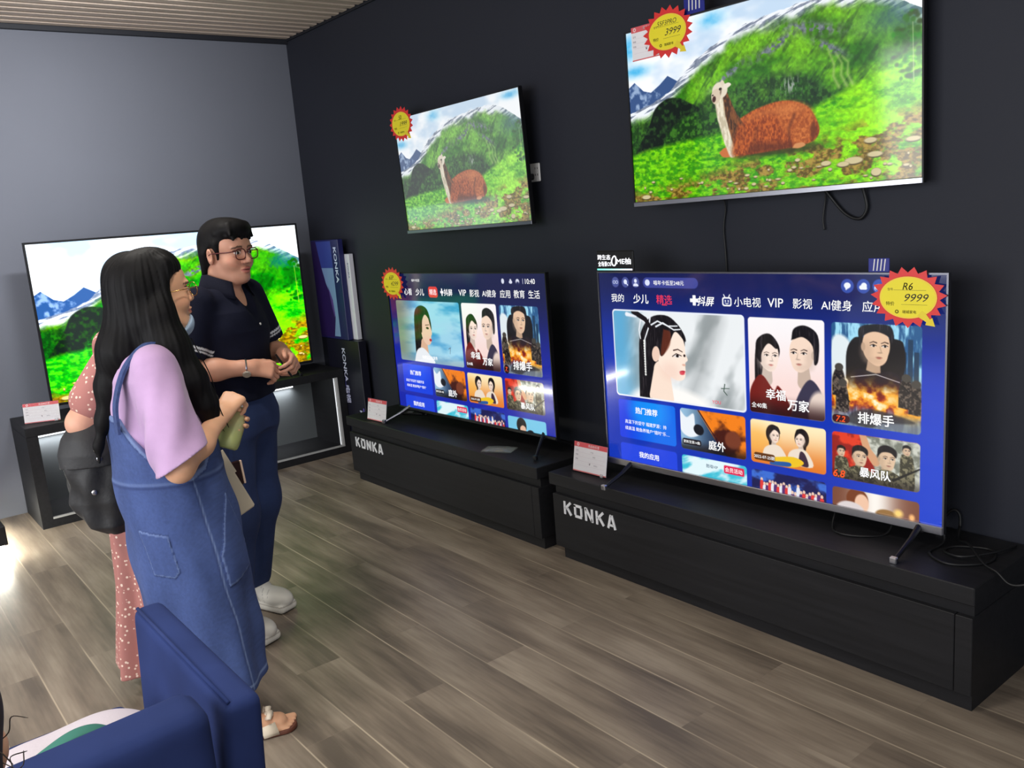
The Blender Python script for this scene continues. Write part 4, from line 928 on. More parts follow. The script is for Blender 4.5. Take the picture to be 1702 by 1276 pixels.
def head_col(R, t, skin, lip, brow=(.02, .015, .012)):
    R = np.asarray(R); t = np.asarray(t)
    def f(V, C):
        q = (V-t)@R; fr = q[:, 1] > .03
        def pt(m, col, a=1.0): C[m] = C[m]*(1-a)+np.array(col)*a
        pt(fr & ((q[:, 0]/.022)**2+((q[:, 2]+.068)/.0125)**2 < 1) & (q[:, 1] > .07), lip, .8)
        pt(((q[:, 0]/.018)**2+((q[:, 2]+.0675)/.0018)**2 < 1) & (q[:, 1] > .07), np.array(lip)*.3)
        for s in (-1, 1):
            pt(fr & (((q[:, 0]-s*.032)/.016)**2+((q[:, 2]+.001)/.0066)**2 < 1), (.75, .73, .70)); pt(fr & (((q[:, 0]-s*.033)/.0068)**2+((q[:, 2]+.0005)/.0068)**2 < 1), (.015, .010, .008))
            pt(fr & (np.abs(q[:, 2]-.0065-.002*np.cos((q[:, 0]-s*.032)*80)) < .0022) & (np.abs(q[:, 0]-s*.032) < .017), (.03, .02, .02))
            pt(fr & (np.abs(q[:, 2]-.0235+.25*np.abs(np.abs(q[:, 0])-.030)) < .0038) & (np.abs(q[:, 0]-s*.034) < .021), brow, .85)
            pt(fr & (((q[:, 0]-s*.007)/.004)**2+((q[:, 2]+.043)/.003)**2 < 1) & (q[:, 1] > .09), np.array(skin)*.35)
            pt(fr & (((q[:, 0]-s*.042)/.026)**2+((q[:, 2]+.034)/.022)**2 < 1), (skin[0]*1.02, skin[1]*.86, skin[2]*.84), .5)
        return C
    return f
FL = [(.043, .027, .021), (.047, .030, .022), (.044, .028, .021), (.034, .021, .018)]
def hand_ops(w, d, n, thumb, curls=((30, 40, 25),)*4, spread=1.0, tdir=(.55, .75, .35), tcurl=25, s=1.0):
    """w wrist, d along the hand, n palm normal, thumb=+1/-1 side (d x n)"""
    w = np.asarray(w, float); d = nrm(d); n = np.asarray(n, float); n = nrm(n-d*(n@d)); sd = np.cross(d, n)*thumb
    k = [.029, .010, -.010, -.028]; o = U(cap(w-d*.02, w+d*.015, .024*s, .025*s), .02)
    for i in range(4):
        b = w+d*(.086-.004*abs(i-1))*s+sd*k[i]*s
        o += U(cap(w+d*.012*s+sd*k[i]*.55*s, b, .0150*s, .0115*s), .014)
        dirn = nrm(d+sd*(k[i]*4.2*spread)); p = b; a = 0
        for j in range(3):
            a += math.radians(curls[i % len(curls)][j]); v = nrm(dirn*math.cos(a)+n*math.sin(a)); q = p+v*FL[i][j]*s
            r0 = (.0094-.0009*j)*s*(.88 if i == 3 else 1); o += U(cap(p, q, r0, r0*.9), .004); p = q
    b = w+d*.022*s+sd*.024*s; td = nrm(d*tdir[0]+sd*tdir[1]+n*tdir[2]); q = b+td*.042*s
    o += U(cap(b, q, .0150*s, .0115*s), .014)
    td2 = nrm(td*math.cos(math.radians(tcurl))+nrm(d*.8-sd*.5+n*.4)*math.sin(math.radians(tcurl))); q2 = q+td2*.030*s
    o += U(cap(q, q2, .0108*s, .0098*s), .004); td3 = nrm(td2+nrm(d*.8-sd*.5+n*.4)*.4); o += U(cap(q2, q2+td3*.024*s, .0098*s, .0078*s), .004)
    return o
def limb(pts, rs, k=.03): return U(chain(pts, rs), k)
def foot_ops(ank, d, L=.235, s=1.0):
    a = np.asarray(ank, float); d = nrm((d[0], d[1], 0)); h = a*np.array([1, 1, 0]); sd = np.array([d[1], -d[0], 0])
    o = U([cap(a, h+np.array([0, 0, .04])-d*.01, .036, .034), ell(h-d*.03+np.array([0, 0, .032]), (.033, .033, .032)), cap(h+d*.02+np.array([0, 0, .045]), h+d*.13+np.array([0, 0, .026]), .036, .032)], .03)
    for i, (off, l, r) in enumerate(((-.026, .185, .0125), (-.008, .182, .0095), (.007, .174, .009), (.020, .165, .0085), (.031, .154, .0085))):
        o += U(cap(h+d*.11+sd*off*.9+np.array([0, 0, .020]), h+d*l+sd*off*1.1+np.array([0, 0, .013]), .014, r), .006)
    return o
def body_col(skin, head=None):
    def f(V):
        C = np.tile(np.array(skin, float), (len(V), 1)); n = vn(V[:, 0]*60+V[:, 2]*31, V[:, 1]*60+V[:, 2]*47, 7)
        C *= (.96+.08*n)[:, None]
        return head(V, C) if head else C
    return f
M_skin = mat('skin', attr='Col', rough=.48, spec=.4)
for l in [M_skin.node_tree.nodes['Principled BSDF']]:
    l.inputs['Subsurface Weight'].default_value = .12; l.inputs['Subsurface Radius'].default_value = (.012, .005, .003)
M_hair = mat('black_hair', lin(11, 10, 12), .6, spec=.18, noise=((60, 60, 5), .6, 1.5))
M_gold = mat('gold_frame', lin(214, 170, 104), .25, metal=1.0)
M_lens = mat('clear_lens', (1, 1, 1), .02, trans=1.0, ior=1.02, alpha=.15)
SKIN = lin(214, 164, 134)

# ============================================================== person in the navy polo shirt
def person_polo():
    P0 = empty('person', (2.665, -1.68, 0), math.radians(36-90)); tag(P0, 'person with short black hair and glasses, in a navy polo shirt and jeans, hands clasped', 'person')
    HR = eul(-2, 0, -12); HT = np.array((-.012, .034, 1.548))
    aR, aL = np.array((.150, -.060, .10)), np.array((-.125, -.14, .10)); fd = nrm((.28, .96, 0)); fdl = nrm((.28, .96, 0))
    sR, eR, wR = (.172, -.015, 1.365), (.262, -.050, 1.130), (.128, .150, 1.108)
    sL, eL, wL = (-.172, .0, 1.365), (-.245, .020, 1.120), (-.075, .190, 1.120)
    b = U(loft([(.90, 0, .0, .150, .105), (1.0, 0, .0, .148, .105), (1.10, 0, .005, .138, .100), (1.22, 0, .01, .148, .105), (1.32, 0, .0, .158, .098), (1.37, 0, -.005, .135, .082), (1.41, 0, -.005, .075, .062)]), .02)
    b += limb([(0, -.006, 1.38), (0, .008, 1.47)], [.062, .056]); b += moved(head_ops(1.06), HR, HT)
    b += limb([sR, eR, (.2, .05, 1.118), wR], [.052, .041, .039, .027]); b += limb([sL, eL, (-.17, .1, 1.12), wL], [.052, .041, .039, .027])
    b += hand_ops(wR, (-.62, .74, -.22), (-.5, -.45, -.55), 1, ((42, 48, 30), (46, 50, 30), (48, 52, 32), (50, 54, 32)), .8, (.8, .45, .35), 15)
    b += hand_ops(wL, (.50, .78, -.22), (.60, -.55, -.40), -1, ((40, 50, 30), (46, 54, 30), (50, 56, 32), (54, 56, 32)), .8, (.8, .5, .3), 15)
    for s, a in ((1, aR), (-1, aL)):
        b += limb([(s*.085, 0, .92), (s*.11, -.01+(a[1])*.3, .50), a], [.085, .058, .040])
    b += foot_ops(aR, fd)+foot_ops(aL, fdl)
    skin = lin(206, 152, 128)
    part('body', b, (-.36, -.28, -.01), (.36, .36, 1.72), .0036, M_skin, P0, body_col(skin, head_col(HR, HT, skin, lin(172, 92, 88))))
    # polo shirt
    def fold(a, z): return .004*np.sin(a*5+z*22)*np.clip((1.25-z)*4, 0, 1)+.003*np.sin(a*3-z*40)
    sh = U(loft([(.965, 0, .0, .178, .132), (1.0, 0, .0, .177, .132), (1.12, 0, .008, .170, .130), (1.24, 0, .014, .172, .130), (1.32, 0, .004, .176, .114), (1.375, 0, -.004, .150, .092), (1.43, 0, -.006, .072, .066), (1.45, 0, -.006, .066, .062)], fold), .02)
    for s, e, sg in ((sR, eR, 1), (sL, eL, -1)):
        s, e = np.array(s), np.array(e); dd = nrm(e-s); m_ = s+dd*.185
        sh += U(cap(s+np.array((-.01*sg, 0, .0)), m_+dd*.05, .070, .078), .035); sh += [('-', cap(m_+dd*.088, m_+dd*.2, .1, .1), .004)]
    sh += [('-', cap((0, .185, 1.255), (0, .095, 1.455), .030, .074), .006), ('-', cap((0, -.004, 1.452), (0, .01, 1.60), .052, .066), .006)]
    sh += [('&', half((0, 0, -1), -.968), .004)]
    navy = lin(17, 20, 38)
    def scol(V):
        C = np.tile(np.array(navy), (len(V), 1)); n = fbm(V[:, 0]*50, V[:, 2]*50+V[:, 1]*30, 3); C *= (.85+.3*n)[:, None]
        for s, e in ((sR, eR), (sL, eL)):
            s, e = np.array(s), np.array(e); dd = nrm(e-s); t = (V-s)@dd; rad = np.linalg.norm(V-s-t[:, None]*dd, axis=1)
            k = (rad < .1) & (np.abs(V[:, 0]) > .155) & ((np.abs(t-.165) < .0045) | (np.abs(t-.178) < .0030)); C[k] = lin(222, 224, 230)
        return C
    part('polo_shirt', sh, (-.38, -.20, .94), (.38, .24, 1.48), .004, mat('navy_pique', attr='Col', rough=.85, spec=.2), P0, scol)
    # collar: two turned-down leaves around the neck
    V = []; n = 40
    for i in range(n+1):
        a = math.radians(-62+304*i/n)  # opening at the front (+y)
        a2 = a+math.pi
        for (r, z, k) in ((.064, 1.452, 1), (.068, 1.472, 1), (.075, 1.470, 1), (.092, 1.425, 1), (.100, 1.405, 1)):
            dr = abs(i/n-.5)*2; x = math.sin(math.radians(40)+math.radians(280)*i/n); y = math.cos(math.radians(40)+math.radians(280)*i/n)
            V.append((r*x*1.04, r*y+.0+.022*max(0, dr-.6)*2.2, z-.055*max(0, dr-.55)*1.6+.004*y))
    F = [(i*5+j, (i+1)*5+j, (i+1)*5+j+1, i*5+j+1) for i in range(n) for j in range(4)]
    mb = MB(); mb.add(V, F); c = mb.build('collar', mat('navy_collar', lin(16, 18, 34), .85, spec=.2), P0, True); mo = c.modifiers.new('t', 'SOLIDIFY'); mo.thickness = .004
    mb = MB(); mb.lathe([(.0, .0), (.005, .0), (.005, .002), (.0, .003)], (.004, .146, 1.262), (0, 1, .25), 14); mb.build('button', M_white, P0)
    # jeans
    def jf(a, z): return .005*np.sin(a*4+z*18)*np.clip((1.0-z)*2, 0, 1)
    j = U(loft([(.84, 0, -.01, .160, .120), (.90, 0, -.005, .170, .128), (1.00, 0, 0, .160, .118)], jf), .03)
    for s, a in ((1, aR), (-1, aL)):
        c0, c1, c2 = np.array((s*.085, -.005, .86)), np.array((s*.108, -.01+a[1]*.35, .50)), np.array((a[0], a[1], .145))
        j += U(chain([c0, c1, c2], [.098, .092, .080]), .07); j += [('-', half((0, 0, 1), .0), 0)][:0]
    j += [('&', half((0, 0, -1), -.095), .003)]
    j += U([cap((.1, -.08, .30), (.14, -.08, .31), .045, .04)][:0], .02)
    def jcol(V):
        n = fbm(V[:, 0]*14, V[:, 2]*9+V[:, 1]*6, 13); f = fbm(V[:, 0]*160, V[:, 2]*160, 15); C = np.array(lin(36, 52, 92))*(.7+.5*n+.2*f)[:, None]
        k = np.abs(np.abs(V[:, 0])-np.interp(V[:, 2], [.1, .9], [.2, .165])) < .003; C[k] *= 1.25
        return C
    part('jeans', j, (-.30, -.30, .07), (.30, .22, 1.02), .0045, mat('dark_blue_denim', attr='Col', rough=.85, bump=(700, .15)), P0, jcol)
    # trainers
    for s, a, d in ((1, aR, fd), (-1, aL, fdl)):
        h = a*np.array([1, 1, 0]); ax = math.degrees(math.atan2(d[1], d[0]))-90; R = eul(0, 0, ax)
        up = U([ell((0, .075, .058), (.046, .135, .040)), ell((0, -.035, .066), (.042, .055, .058)), cap((0, -.02, .10), (0, .02, .085), .046, .05), ell((0, .150, .050), (.048, .062, .036))], .03)
        up += [('-', cap((0, -.012, .15), (0, -.012, .20), .036, .04), .01)]
        up += U(rbox((0, .060, .022), (.050, .150, .022), .02), .008); up += [('&', half((0, 0, -1), -.001), 0)]
        for q in range(9): up += [('-', cap((-.06, -.07+q*.032, .0), (.06, -.07+q*.032, .0), .006, .006), .003)]
        def wcol(V):
            C = np.tile(np.array(lin(226, 222, 212)), (len(V), 1)); q = (V-h)@R
            C[(q[:, 2] < .036) & (q[:, 2] > .030)] = lin(176, 170, 160); C[q[:, 2] < .006] = lin(70, 66, 60)
            g = (np.abs(np.sin(q[:, 1]*95+q[:, 2]*50)) < .16) & (q[:, 2] > .045) & (q[:, 1] < .13) & (np.abs(q[:, 0]) > .02); C[g] = lin(184, 180, 172)
            return C
        sh_ = part('trainer', moved(up, R, h), h+np.array((-.22, -.22, -.005)), h+np.array((.22, .24, .17)), .004, mat('off_white_trainer', attr='Col', rough=.6), P0, wcol)
        mb = MB()
        for q in range(5):
            y = .03+q*.022; z = .112-q*.010
            mb.tube([h+R@np.array((-.026, y, z-.006)), h+R@np.array((0, y+.01, z+.004)), h+R@np.array((.026, y+.02, z-.006))], .0032, 6)
        mb.build('laces', mat('grey_laces', lin(196, 194, 190), .8), sh_, True)
    # hair: short, swept fringe
    hr = U([ell((0, -.024, .048), (.086, .100, .088)), ell((0, -.040, .0), (.080, .076, .085)), ell((0, .040, .088), (.076, .062, .042))], .03)
    rs = np.random.RandomState(5)
    for i in range(34):
        a = rs.uniform(-2.4, 2.4); r = rs.uniform(.5, 1); x = .078*math.sin(a)*r; y = .06*math.cos(a)*r-.005; z = .122-.05*r*r
        hr += U(cap((x*.7, y*.7-.01, z+.004), (x*1.1+rs.uniform(-.015, .015), y*1.15+.02, z-.018), .014, .006), .010)
    for i in range(9):
        x = -.058+i*.0145; hr += U(cap((x*.8, .062, .102), (x+.008, .088, .060-.010*math.sin(i*2.1)), .016, .006), .008)
    for s in (-1, 1): hr += U(cap((s*.074, .012, .035), (s*.074, .014, -.020), .016, .008), .012); hr += U(cap((s*.066, -.05, 0), (s*.05, -.078, -.085), .026, .016), .02)
    hr += U(cap((0, -.085, 0), (0, -.078, -.090), .04, .028), .02)
    hr += [('-', ell((s*.092, -.006, -.016), (.03, .026, .040)), .006) for s in (-1, 1)]
    hr += [('-', ell((0, .125, -.035), (.066, .075, .088)), .010)]
    part('hair', moved(hr, HR, HT), HT+np.array((-.13, -.17, -.14)), HT+np.array((.13, .15, .18)), .0036, M_hair, P0)
    # glasses
    M_brown = mat('brown_frame', lin(86, 34, 34), .3)
    def G(p): return HR@np.array(p)+HT
    mb = MB()
    for s in (-1, 1):
        a = np.linspace(0, 2*math.pi, 29)
        mb.tube([G((s*.033+.0265*math.copysign(abs(math.cos(k))**.7, math.cos(k)), .1015-.22*abs(.033+s*0+.0265*math.cos(k)*s-.033)*.3, -.006+.0205*math.copysign(abs(math.sin(k))**.75, math.sin(k)))) for k in a], .0021, 7, caps=False)
        mb.tube([G((s*.058, .100, .006)), G((s*.078, .085, .004)), G((s*.088, .0, .0)), G((s*.083, -.03, -.012))], .0022, 7)
    mb.tube([G((-.008, .103, .0)), G((0, .109, .003)), G((.008, .103, .0))], .002, 7)
    g = mb.build('glasses', M_brown, P0, True)
    mb = MB()
    for s in (-1, 1): mb.add([G((s*.033+.0255*math.cos(k), .1012, -.006+.0195*math.sin(k))) for k in np.linspace(0, 2*math.pi, 24, endpoint=False)], [tuple(range(24))])
    mb.build('lenses', M_lens, g)
    # watch
    w = np.array(wR); d = nrm(np.array(wR)-np.array((.2, .05, 1.118))); c = w-d*.012
    u = nrm(np.cross(d, (0, 0, 1))); v = np.cross(u, d)
    mb = MB(); mb.tube([c+.0315*(math.cos(k)*u+math.sin(k)*v) for k in np.linspace(0, 2*math.pi, 25)], .0062, 8, caps=False, flat=(.45, 1))
    wt = mb.build('watch', M_chrome, P0); mb = MB(); o_ = c+.033*nrm(u*.8-v*.6); mb.lathe([(.0, -.003), (.0155, -.003), (.0165, .002), (.014, .005), (.0, .005)], o_, nrm(u*.8-v*.6), 20); mb.build('watch_face', mat('watch_dial', lin(200, 190, 176), .3, metal=.6), wt)
    o = empty('pen', (0, 0, 0)); o.parent = None
    Mx = Matrix.Translation((2.665, -1.68, 0)) @ Matrix.Rotation(math.radians(-54), 4, 'Z')
    mb = MB(); a, e = np.array((.052, .225, 1.145)), np.array((.012, .262, 1.045)); mb.tube([a, a+(e-a)*.9, e], [.0042, .0042, .002], 8); p = mb.build('barrel', M_shell, o); p.name = 'barrel'
    mb = MB(); mb.tube([a+(-.0045, 0, .0), a+(e-a)*.3+(-.005, 0, 0)], .0012, 6); mb.build('clip', M_chrome, o)
    o.matrix_world = Mx; tag(o, 'dark pen held between the hands of the person in the navy polo shirt', 'pen')
    mb = MB(); mb.box(-.012, .012, -.006, .006, -.05, 0, bev=.004); kf = mb.build('key_fob', M_shell, P0); kf.location = (-.165, .045, .955)
    mb = MB(); mb.box(-.008, .008, -.008, .008, -.072, -.052, bev=.003); k2 = mb.build('key', M_chrome, kf)
person_polo()

# ============================================================== person in the denim pinafore
DEN = lin(62, 80, 130)
def person_denim():
    P0 = empty('person', (3.35, -2.10, 0)); tag(P0, 'person with long black hair, lilac T-shirt and blue denim pinafore dress, holding a drink bottle', 'person')
    HR = eul(2, 0, 8); HT = np.array((0, -.040, 1.462))
    aR, aL = np.array((.115, -.035, .10)), np.array((-.085, -.10, .10)); fd = nrm((.22, .97, 0))
    sR, eR, wR = (.150, -.118, 1.262), (.230, -.118, .968), (.100, .068, 1.070)
    sL, eL, wL = (-.150, -.090, 1.262), (-.205, -.085, 1.000), (.000, .050, 1.072)
    b = U(loft([(.80, 0, -.085, .150, .110), (.95, 0, -.085, .130, .100), (1.08, 0, -.090, .128, .095), (1.20, 0, -.095, .145, .100), (1.27, 0, -.100, .120, .078), (1.305, 0, -.095, .066, .058)]), .02)
    b += limb([(0, -.088, 1.28), (0, -.062, 1.37)], [.056, .050]); b += moved(head_ops(.97), HR, HT)
    b += limb([sR, eR, (.172, -.030, 1.012), wR], [.046, .037, .036, .025]); b += limb([sL, eL, (-.11, -.02, 1.03), wL], [.046, .037, .035, .025])
    b += hand_ops(wR, (-.42, .76, .50), (-.45, .22, -.86), 1, ((62, 66, 40), (66, 68, 40), (70, 70, 40), (74, 70, 40)), .7, (.75, .35, .6), 20, 1.02)
    b += hand_ops(wL, (.22, .80, -.55), (.95, -.20, .10), -1, ((28, 46, 36), (30, 48, 36), (34, 50, 36), (38, 50, 36)), .7, (.6, .45, .65), 20, .98)
    for s, a in ((1, aR), (-1, aL)): b += limb([(s*.08, -.085, .84), (s*.09, -.06, .47), a], [.080, .052, .036])
    b += foot_ops(aR, fd)+foot_ops(aL, fd)
    skin = lin(222, 170, 136)
    part('body', b, (-.30, -.26, -.01), (.32, .26, 1.60), .0036, M_skin, P0, body_col(skin, head_col(HR, HT, skin, lin(190, 96, 92))))
    # lilac T-shirt with wide sleeves
    def fold(a, z): return .005*np.sin(a*4+z*24)+.003*np.sin(a*7-z*16)
    tt = U(loft([(.86, 0, -.085, .160, .130), (1.0, 0, -.085, .160, .130), (1.12, 0, -.092, .164, .128), (1.22, 0, -.100, .166, .118), (1.285, 0, -.102, .132, .090), (1.325, 0, -.096, .070, .064)], fold), .02)
    for s, e, sg in ((sR, eR, 1), (sL, eL, -1)):
        s = np.array(s); hc = np.array((.222, -.108, .985)) if sg > 0 else np.array((-.19, -.075, 1.02)); dd = nrm(hc-s); L = np.linalg.norm(hc-s)
        tt += U(warp(cap(s+np.array((-.012*sg, 0, .0)), s+dd*(L+.06), .062, .084), (lambda s, dd: lambda P: P+np.outer(.009*np.sin(np.arctan2((P-s)[:, 1], (P-s)[:, 0])*5+((P-s)@dd)*30)*np.clip(((P-s)@dd)*5, 0, 1), (.6, .7, 0)).astype(np.float32))(s.astype(np.float32), dd.astype(np.float32)), s+dd*L/2, L), .04)
        cn = nrm(np.array((.22*sg, .40, -.87)))
        tt += [('-', Pr((lambda hc, cn: lambda P: np.maximum(-((P-hc)@cn), np.linalg.norm(P-(hc+cn*.06), axis=1)-.17))(hc.astype(np.float32), cn.astype(np.float32)), hc+cn*.06, .18), .003)]
    tt += [('-', cap((0, -.086, 1.315), (0, -.05, 1.5), .058, .07), .004)]
    lil = lin(180, 148, 187)
    part('t_shirt', tt, (-.37, -.28, .84), (.37, .08, 1.35), .0042, mat('lilac_cotton', lil, .85, noise=((14, 14, 14), .93, 1.05), bump=(420, .08), sheen=.2), P0)
    # denim pinafore
    PZ = [(.205, 0, -.048, .225, .162), (.25, 0, -.050, .222, .162), (.45, 0, -.052, .208, .164), (.70, 0, -.066, .196, .168), (.90, 0, -.080, .186, .163), (1.0, 0, -.085, .178, .153), (1.12, 0, -.094, .176, .143), (1.20, 0, -.100, .174, .132)]
    PT = np.array(PZ)
    def loc(V):
        z = V[:, 2]; cx = np.interp(z, PT[:, 0], PT[:, 1]); cy = np.interp(z, PT[:, 0], PT[:, 2]); rx = np.interp(z, PT[:, 0], PT[:, 3]); ry = np.interp(z, PT[:, 0], PT[:, 4])
        return np.arctan2((V[:, 1]-cy)/ry, (V[:, 0]-cx)/rx), z
    # pockets given by angle (0 = right side, 90 = front, -90 = back) and height
    def inpoly(a, z, poly):
        P = np.array(poly, float); s = np.zeros(a.shape, bool)
        for i in range(len(P)):
            p, q = P[i], P[(i+1) % len(P)]
            s ^= ((p[1] > z) != (q[1] > z)) & (a < (q[0]-p[0])*(z-p[1])/((q[1]-p[1]) if q[1] != p[1] else 1e-9)+p[0])
        return s
    R2 = math.pi/180
    PK1 = [(-64*R2, .775), (-33*R2, .757), (-30*R2, .64), (-36*R2, .622), (-56*R2, .635)]
    PK2 = [(40*R2, .84), (44*R2, .80), (62*R2, .66), (58*R2, .57), (16*R2, .555), (12*R2, .66)]
    def dfold(a, z):
        k = np.clip((.85-z)/.6, 0, 1); f = .006*k*np.sin(a*5+1.2)+.006*k*np.sin(a*8-z*3)+.003*np.sin(a*3+z*30)+.0035*np.sin(a*2+z*17+2*np.sin(a*3))
        return f+.0035*(inpoly(a, z, PK1) | inpoly(a, z, PK2))+.0014*np.exp(-((z-.912)/.008)**2)
    top = lambda a: np.interp(np.abs(((a+math.pi/2+math.pi) % (2*math.pi))-math.pi), [0, .35, .75, 1.25, 1.6, 1.95, 2.45, 2.8, 3.2], [1.12, 1.11, 1.04, .945, .925, .945, 1.06, 1.14, 1.15])
    lf = loft(PZ, dfold)
    def ff(P):
        d = lf.f(P); a, z = loc(P); return np.maximum(d, (P[:, 2]-top(a))*.7)
    dr = [('+', Pr(ff, lf.c, lf.r), 0)]
    def thick(n, a, z, w, s): pass
    def dcol(V):
        a, z = loc(V); n = fbm(V[:, 0]*16+V[:, 1]*12, V[:, 2]*8, 23); f = fbm(V[:, 0]*190+V[:, 1]*150, V[:, 2]*170, 25, 3)
        C = np.array(DEN)*(.62+.42*n+.36*f)[:, None]
        pale = np.array(lin(150, 172, 214)); dark = np.array(lin(34, 46, 92))
        def ln(m, c, k): C[m] = C[m]*(1-k)+c*k
        def gl(d, w, c, k): q = (k*np.exp(-(d/w)**2))[:, None]; C[:] = C*(1-q)+c*q
        s = np.interp(z, [.2, .93], [.30, .02]); sp = a-s
        gl(sp, .016, dark, .55); gl(sp-.030, .014, pale, .45)
        gl(z-.905, .004, dark, .55); gl(z-.916, .004, pale, .2)
        for pk in (PK1, PK2):
            I = inpoly(a, z, pk); ce = np.array(pk).mean(0); sh = [tuple(ce+(np.array(p)-ce)*.93) for p in pk]; bi = [tuple(ce+(np.array(p)-ce)*1.04) for p in pk]
            ln(I & ~inpoly(a, z, sh), pale, .24); ln(inpoly(a, z, bi) & ~I, dark, .55)
        t = top(a); ln((t-z < .014) & (z > .9), pale, .35); ln(np.abs(t-z-.016) < .003, dark, .5)
        ln(np.abs(z-.228) < .004, pale, .45); ln(z < .214, dark, .35)
        return C
    M_den = mat('washed_denim', attr='Col', rough=.9, bump=(800, .2))
    part('pinafore_dress', dr, (-.29, -.30, .19), (.29, .24, 1.18), .0042, M_den, P0, dcol)
    for s in (1, -1):
        mb = MB(); pts = spline([(s*.085, -.232, 1.075), (s*.095, -.226, 1.17), (s*.112, -.185, 1.272), (s*.118, -.110, 1.326), (s*.112, -.040, 1.272), (s*.090, .026, 1.18), (s*.075, .056, 1.10)], 8)
        V = []; n = len(pts); T = np.gradient(pts, axis=0); T /= np.linalg.norm(T, axis=1)[:, None]
        for i in range(n):
            side = np.array((1, 0, 0)); side = nrm(side-T[i]*(side@T[i])); nn = nrm(np.cross(T[i], side)); nn = nn if (nn@(pts[i]-np.array((0, -.09, 1.15)))) > 0 else -nn
            for (u, v) in ((-.017, -.004), (.017, -.004), (.017, .004), (-.017, .004)): V.append(pts[i]+side*u+nn*v)
        F = [(i*4+k, i*4+(k+1) % 4, (i+1)*4+(k+1) % 4, (i+1)*4+k) for i in range(n-1) for k in range(4)]
        mb.add(V, F+[(3, 2, 1, 0), tuple((n-1)*4+k for k in range(4))]); mb.build('strap', mat('strap_denim', np.array(DEN)*.85, .9, noise=((60, 60, 60), .7, 1.2)), P0)
    # long straight hair
    rs = np.random.RandomState(3)
    hr = U([ell((0, -.026, .040), (.084, .108, .094)), ell((0, .010, .070), (.070, .070, .060)), ell((0, -.062, .020), (.082, .082, .085)), ell((0, -.050, -.03), (.084, .086, .11))], .03)
    for s in (1, -1): hr += U(cap((s*.066, .010, .080), (s*.074, -.02, -.03), .024, .026), .02); hr += U(cap((s*.074, -.02, -.03), (s*.066, -.03, -.17), .026, .05), .03)
    hr += [('-', ell((0, .128, -.020), (.090, .104, .100)), .012), ('-', rbox((0, .115, -.075), (.14, .105, .125), .04), .02)]
    hr = moved(hr, HR, HT)
    hr += U(chain([(0, -.115, 1.40), (.005, -.165, 1.30), (-.02, -.205, 1.20), (-.02, -.240, 1.10), (-.02, -.268, 1.03), (-.01, -.275, .98)], [.082, .068, .042, .022, .010, .003]), .03)
    hr += U(chain([(.065, -.075, 1.38), (.095, -.055, 1.30), (.120, -.015, 1.20), (.116, .018, 1.12), (.104, .036, 1.06), (.098, .040, 1.02)], [.060, .054, .044, .034, .022, .006]), .04)
    hr += U(chain([(-.06, -.06, 1.38), (-.09, -.02, 1.25), (-.08, .03, 1.12), (-.06, .05, 1.02)], [.06, .055, .04, .012]), .04)
    def strand(P):
        a = np.arctan2(P[:, 1]+.06, P[:, 0]); return .0009*np.sin(a*31+np.sin(P[:, 2]*9)*1.5)+.0007*np.sin(a*57+P[:, 2]*7)
    base = list(hr); bb = Pr(lambda P: ev(base, P)-strand(P).astype(np.float32), (0, -.08, 1.25), .6)
    part('hair', [('+', bb, 0)], (-.2, -.31, .90), (.22, .12, 1.62), .0040, M_hair, P0)
    mb = MB()
    for i in range(8):
        x = rs.uniform(.10, .15); y = rs.uniform(-.05, .04); mb.tube(spline([(x*.8, y-.02, 1.32), (x+.01, y+.01, 1.2), (x+rs.uniform(-.01, .02), y+rs.uniform(.0, .03), 1.10), (x+rs.uniform(-.03, .01), y+rs.uniform(.01, .05), rs.uniform(1.02, 1.05))], 6), [.0016]*18+[.0006], 5)
    mb.build('loose_strands', M_hair, P0, True)
    # glasses
    def G(p): return HR@np.array(p)+HT
    mb = MB()
    for s in (-1, 1):
        mb.tube([G((s*.034+.025*math.cos(k), .104, -.004+.0215*math.sin(k))) for k in np.linspace(0, 2*math.pi, 27)], .0014, 6, caps=False)
        mb.tube([G((s*.058, .103, .004)), G((s*.074, .085, .003)), G((s*.086, .0, .0))], .0016, 6)
    mb.tube([G((-.009, .104, .002)), G((0, .110, .004)), G((.009, .104, .002))], .0013, 6)
    g = mb.build('glasses', M_gold, P0, True); mb = MB()
    for s in (-1, 1): mb.add([G((s*.034+.0245*math.cos(k), .104, -.004+.021*math.sin(k))) for k in np.linspace(0, 2*math.pi, 24, endpoint=False)], [tuple(range(24))])
    mb.build('lenses', M_lens, g)
    # face mask pulled down under the chin
    mk = U([ell((0, .030, -.100), (.062, .066, .050)), ell((0, .058, -.112), (.032, .028, .030))], .03); mk += [('-', ell((0, .022, -.060), (.050, .058, .066)), .004), ('&', half((0, -.95, 1), -.120), .004), ('&', half((0, -1, 0), -.004), .004)]
    part('face_mask', moved(mk, HR, HT), HT+np.array((-.09, -.05, -.18)), HT+np.array((.09, .13, .0)), .0034, mat('pale_blue_mask', lin(170, 194, 220), .8, bump=(300, .15)), P0)
    mb = MB()
    for s in (-1, 1):
        mb = MB(); mb.tube(spline([G((s*.058, .036, -.105)), G((s*.068, .015, -.06)), G((s*.078, -.012, -.03))], 6), .0016, 6); mb.build('mask_loop', M_white, P0, True)
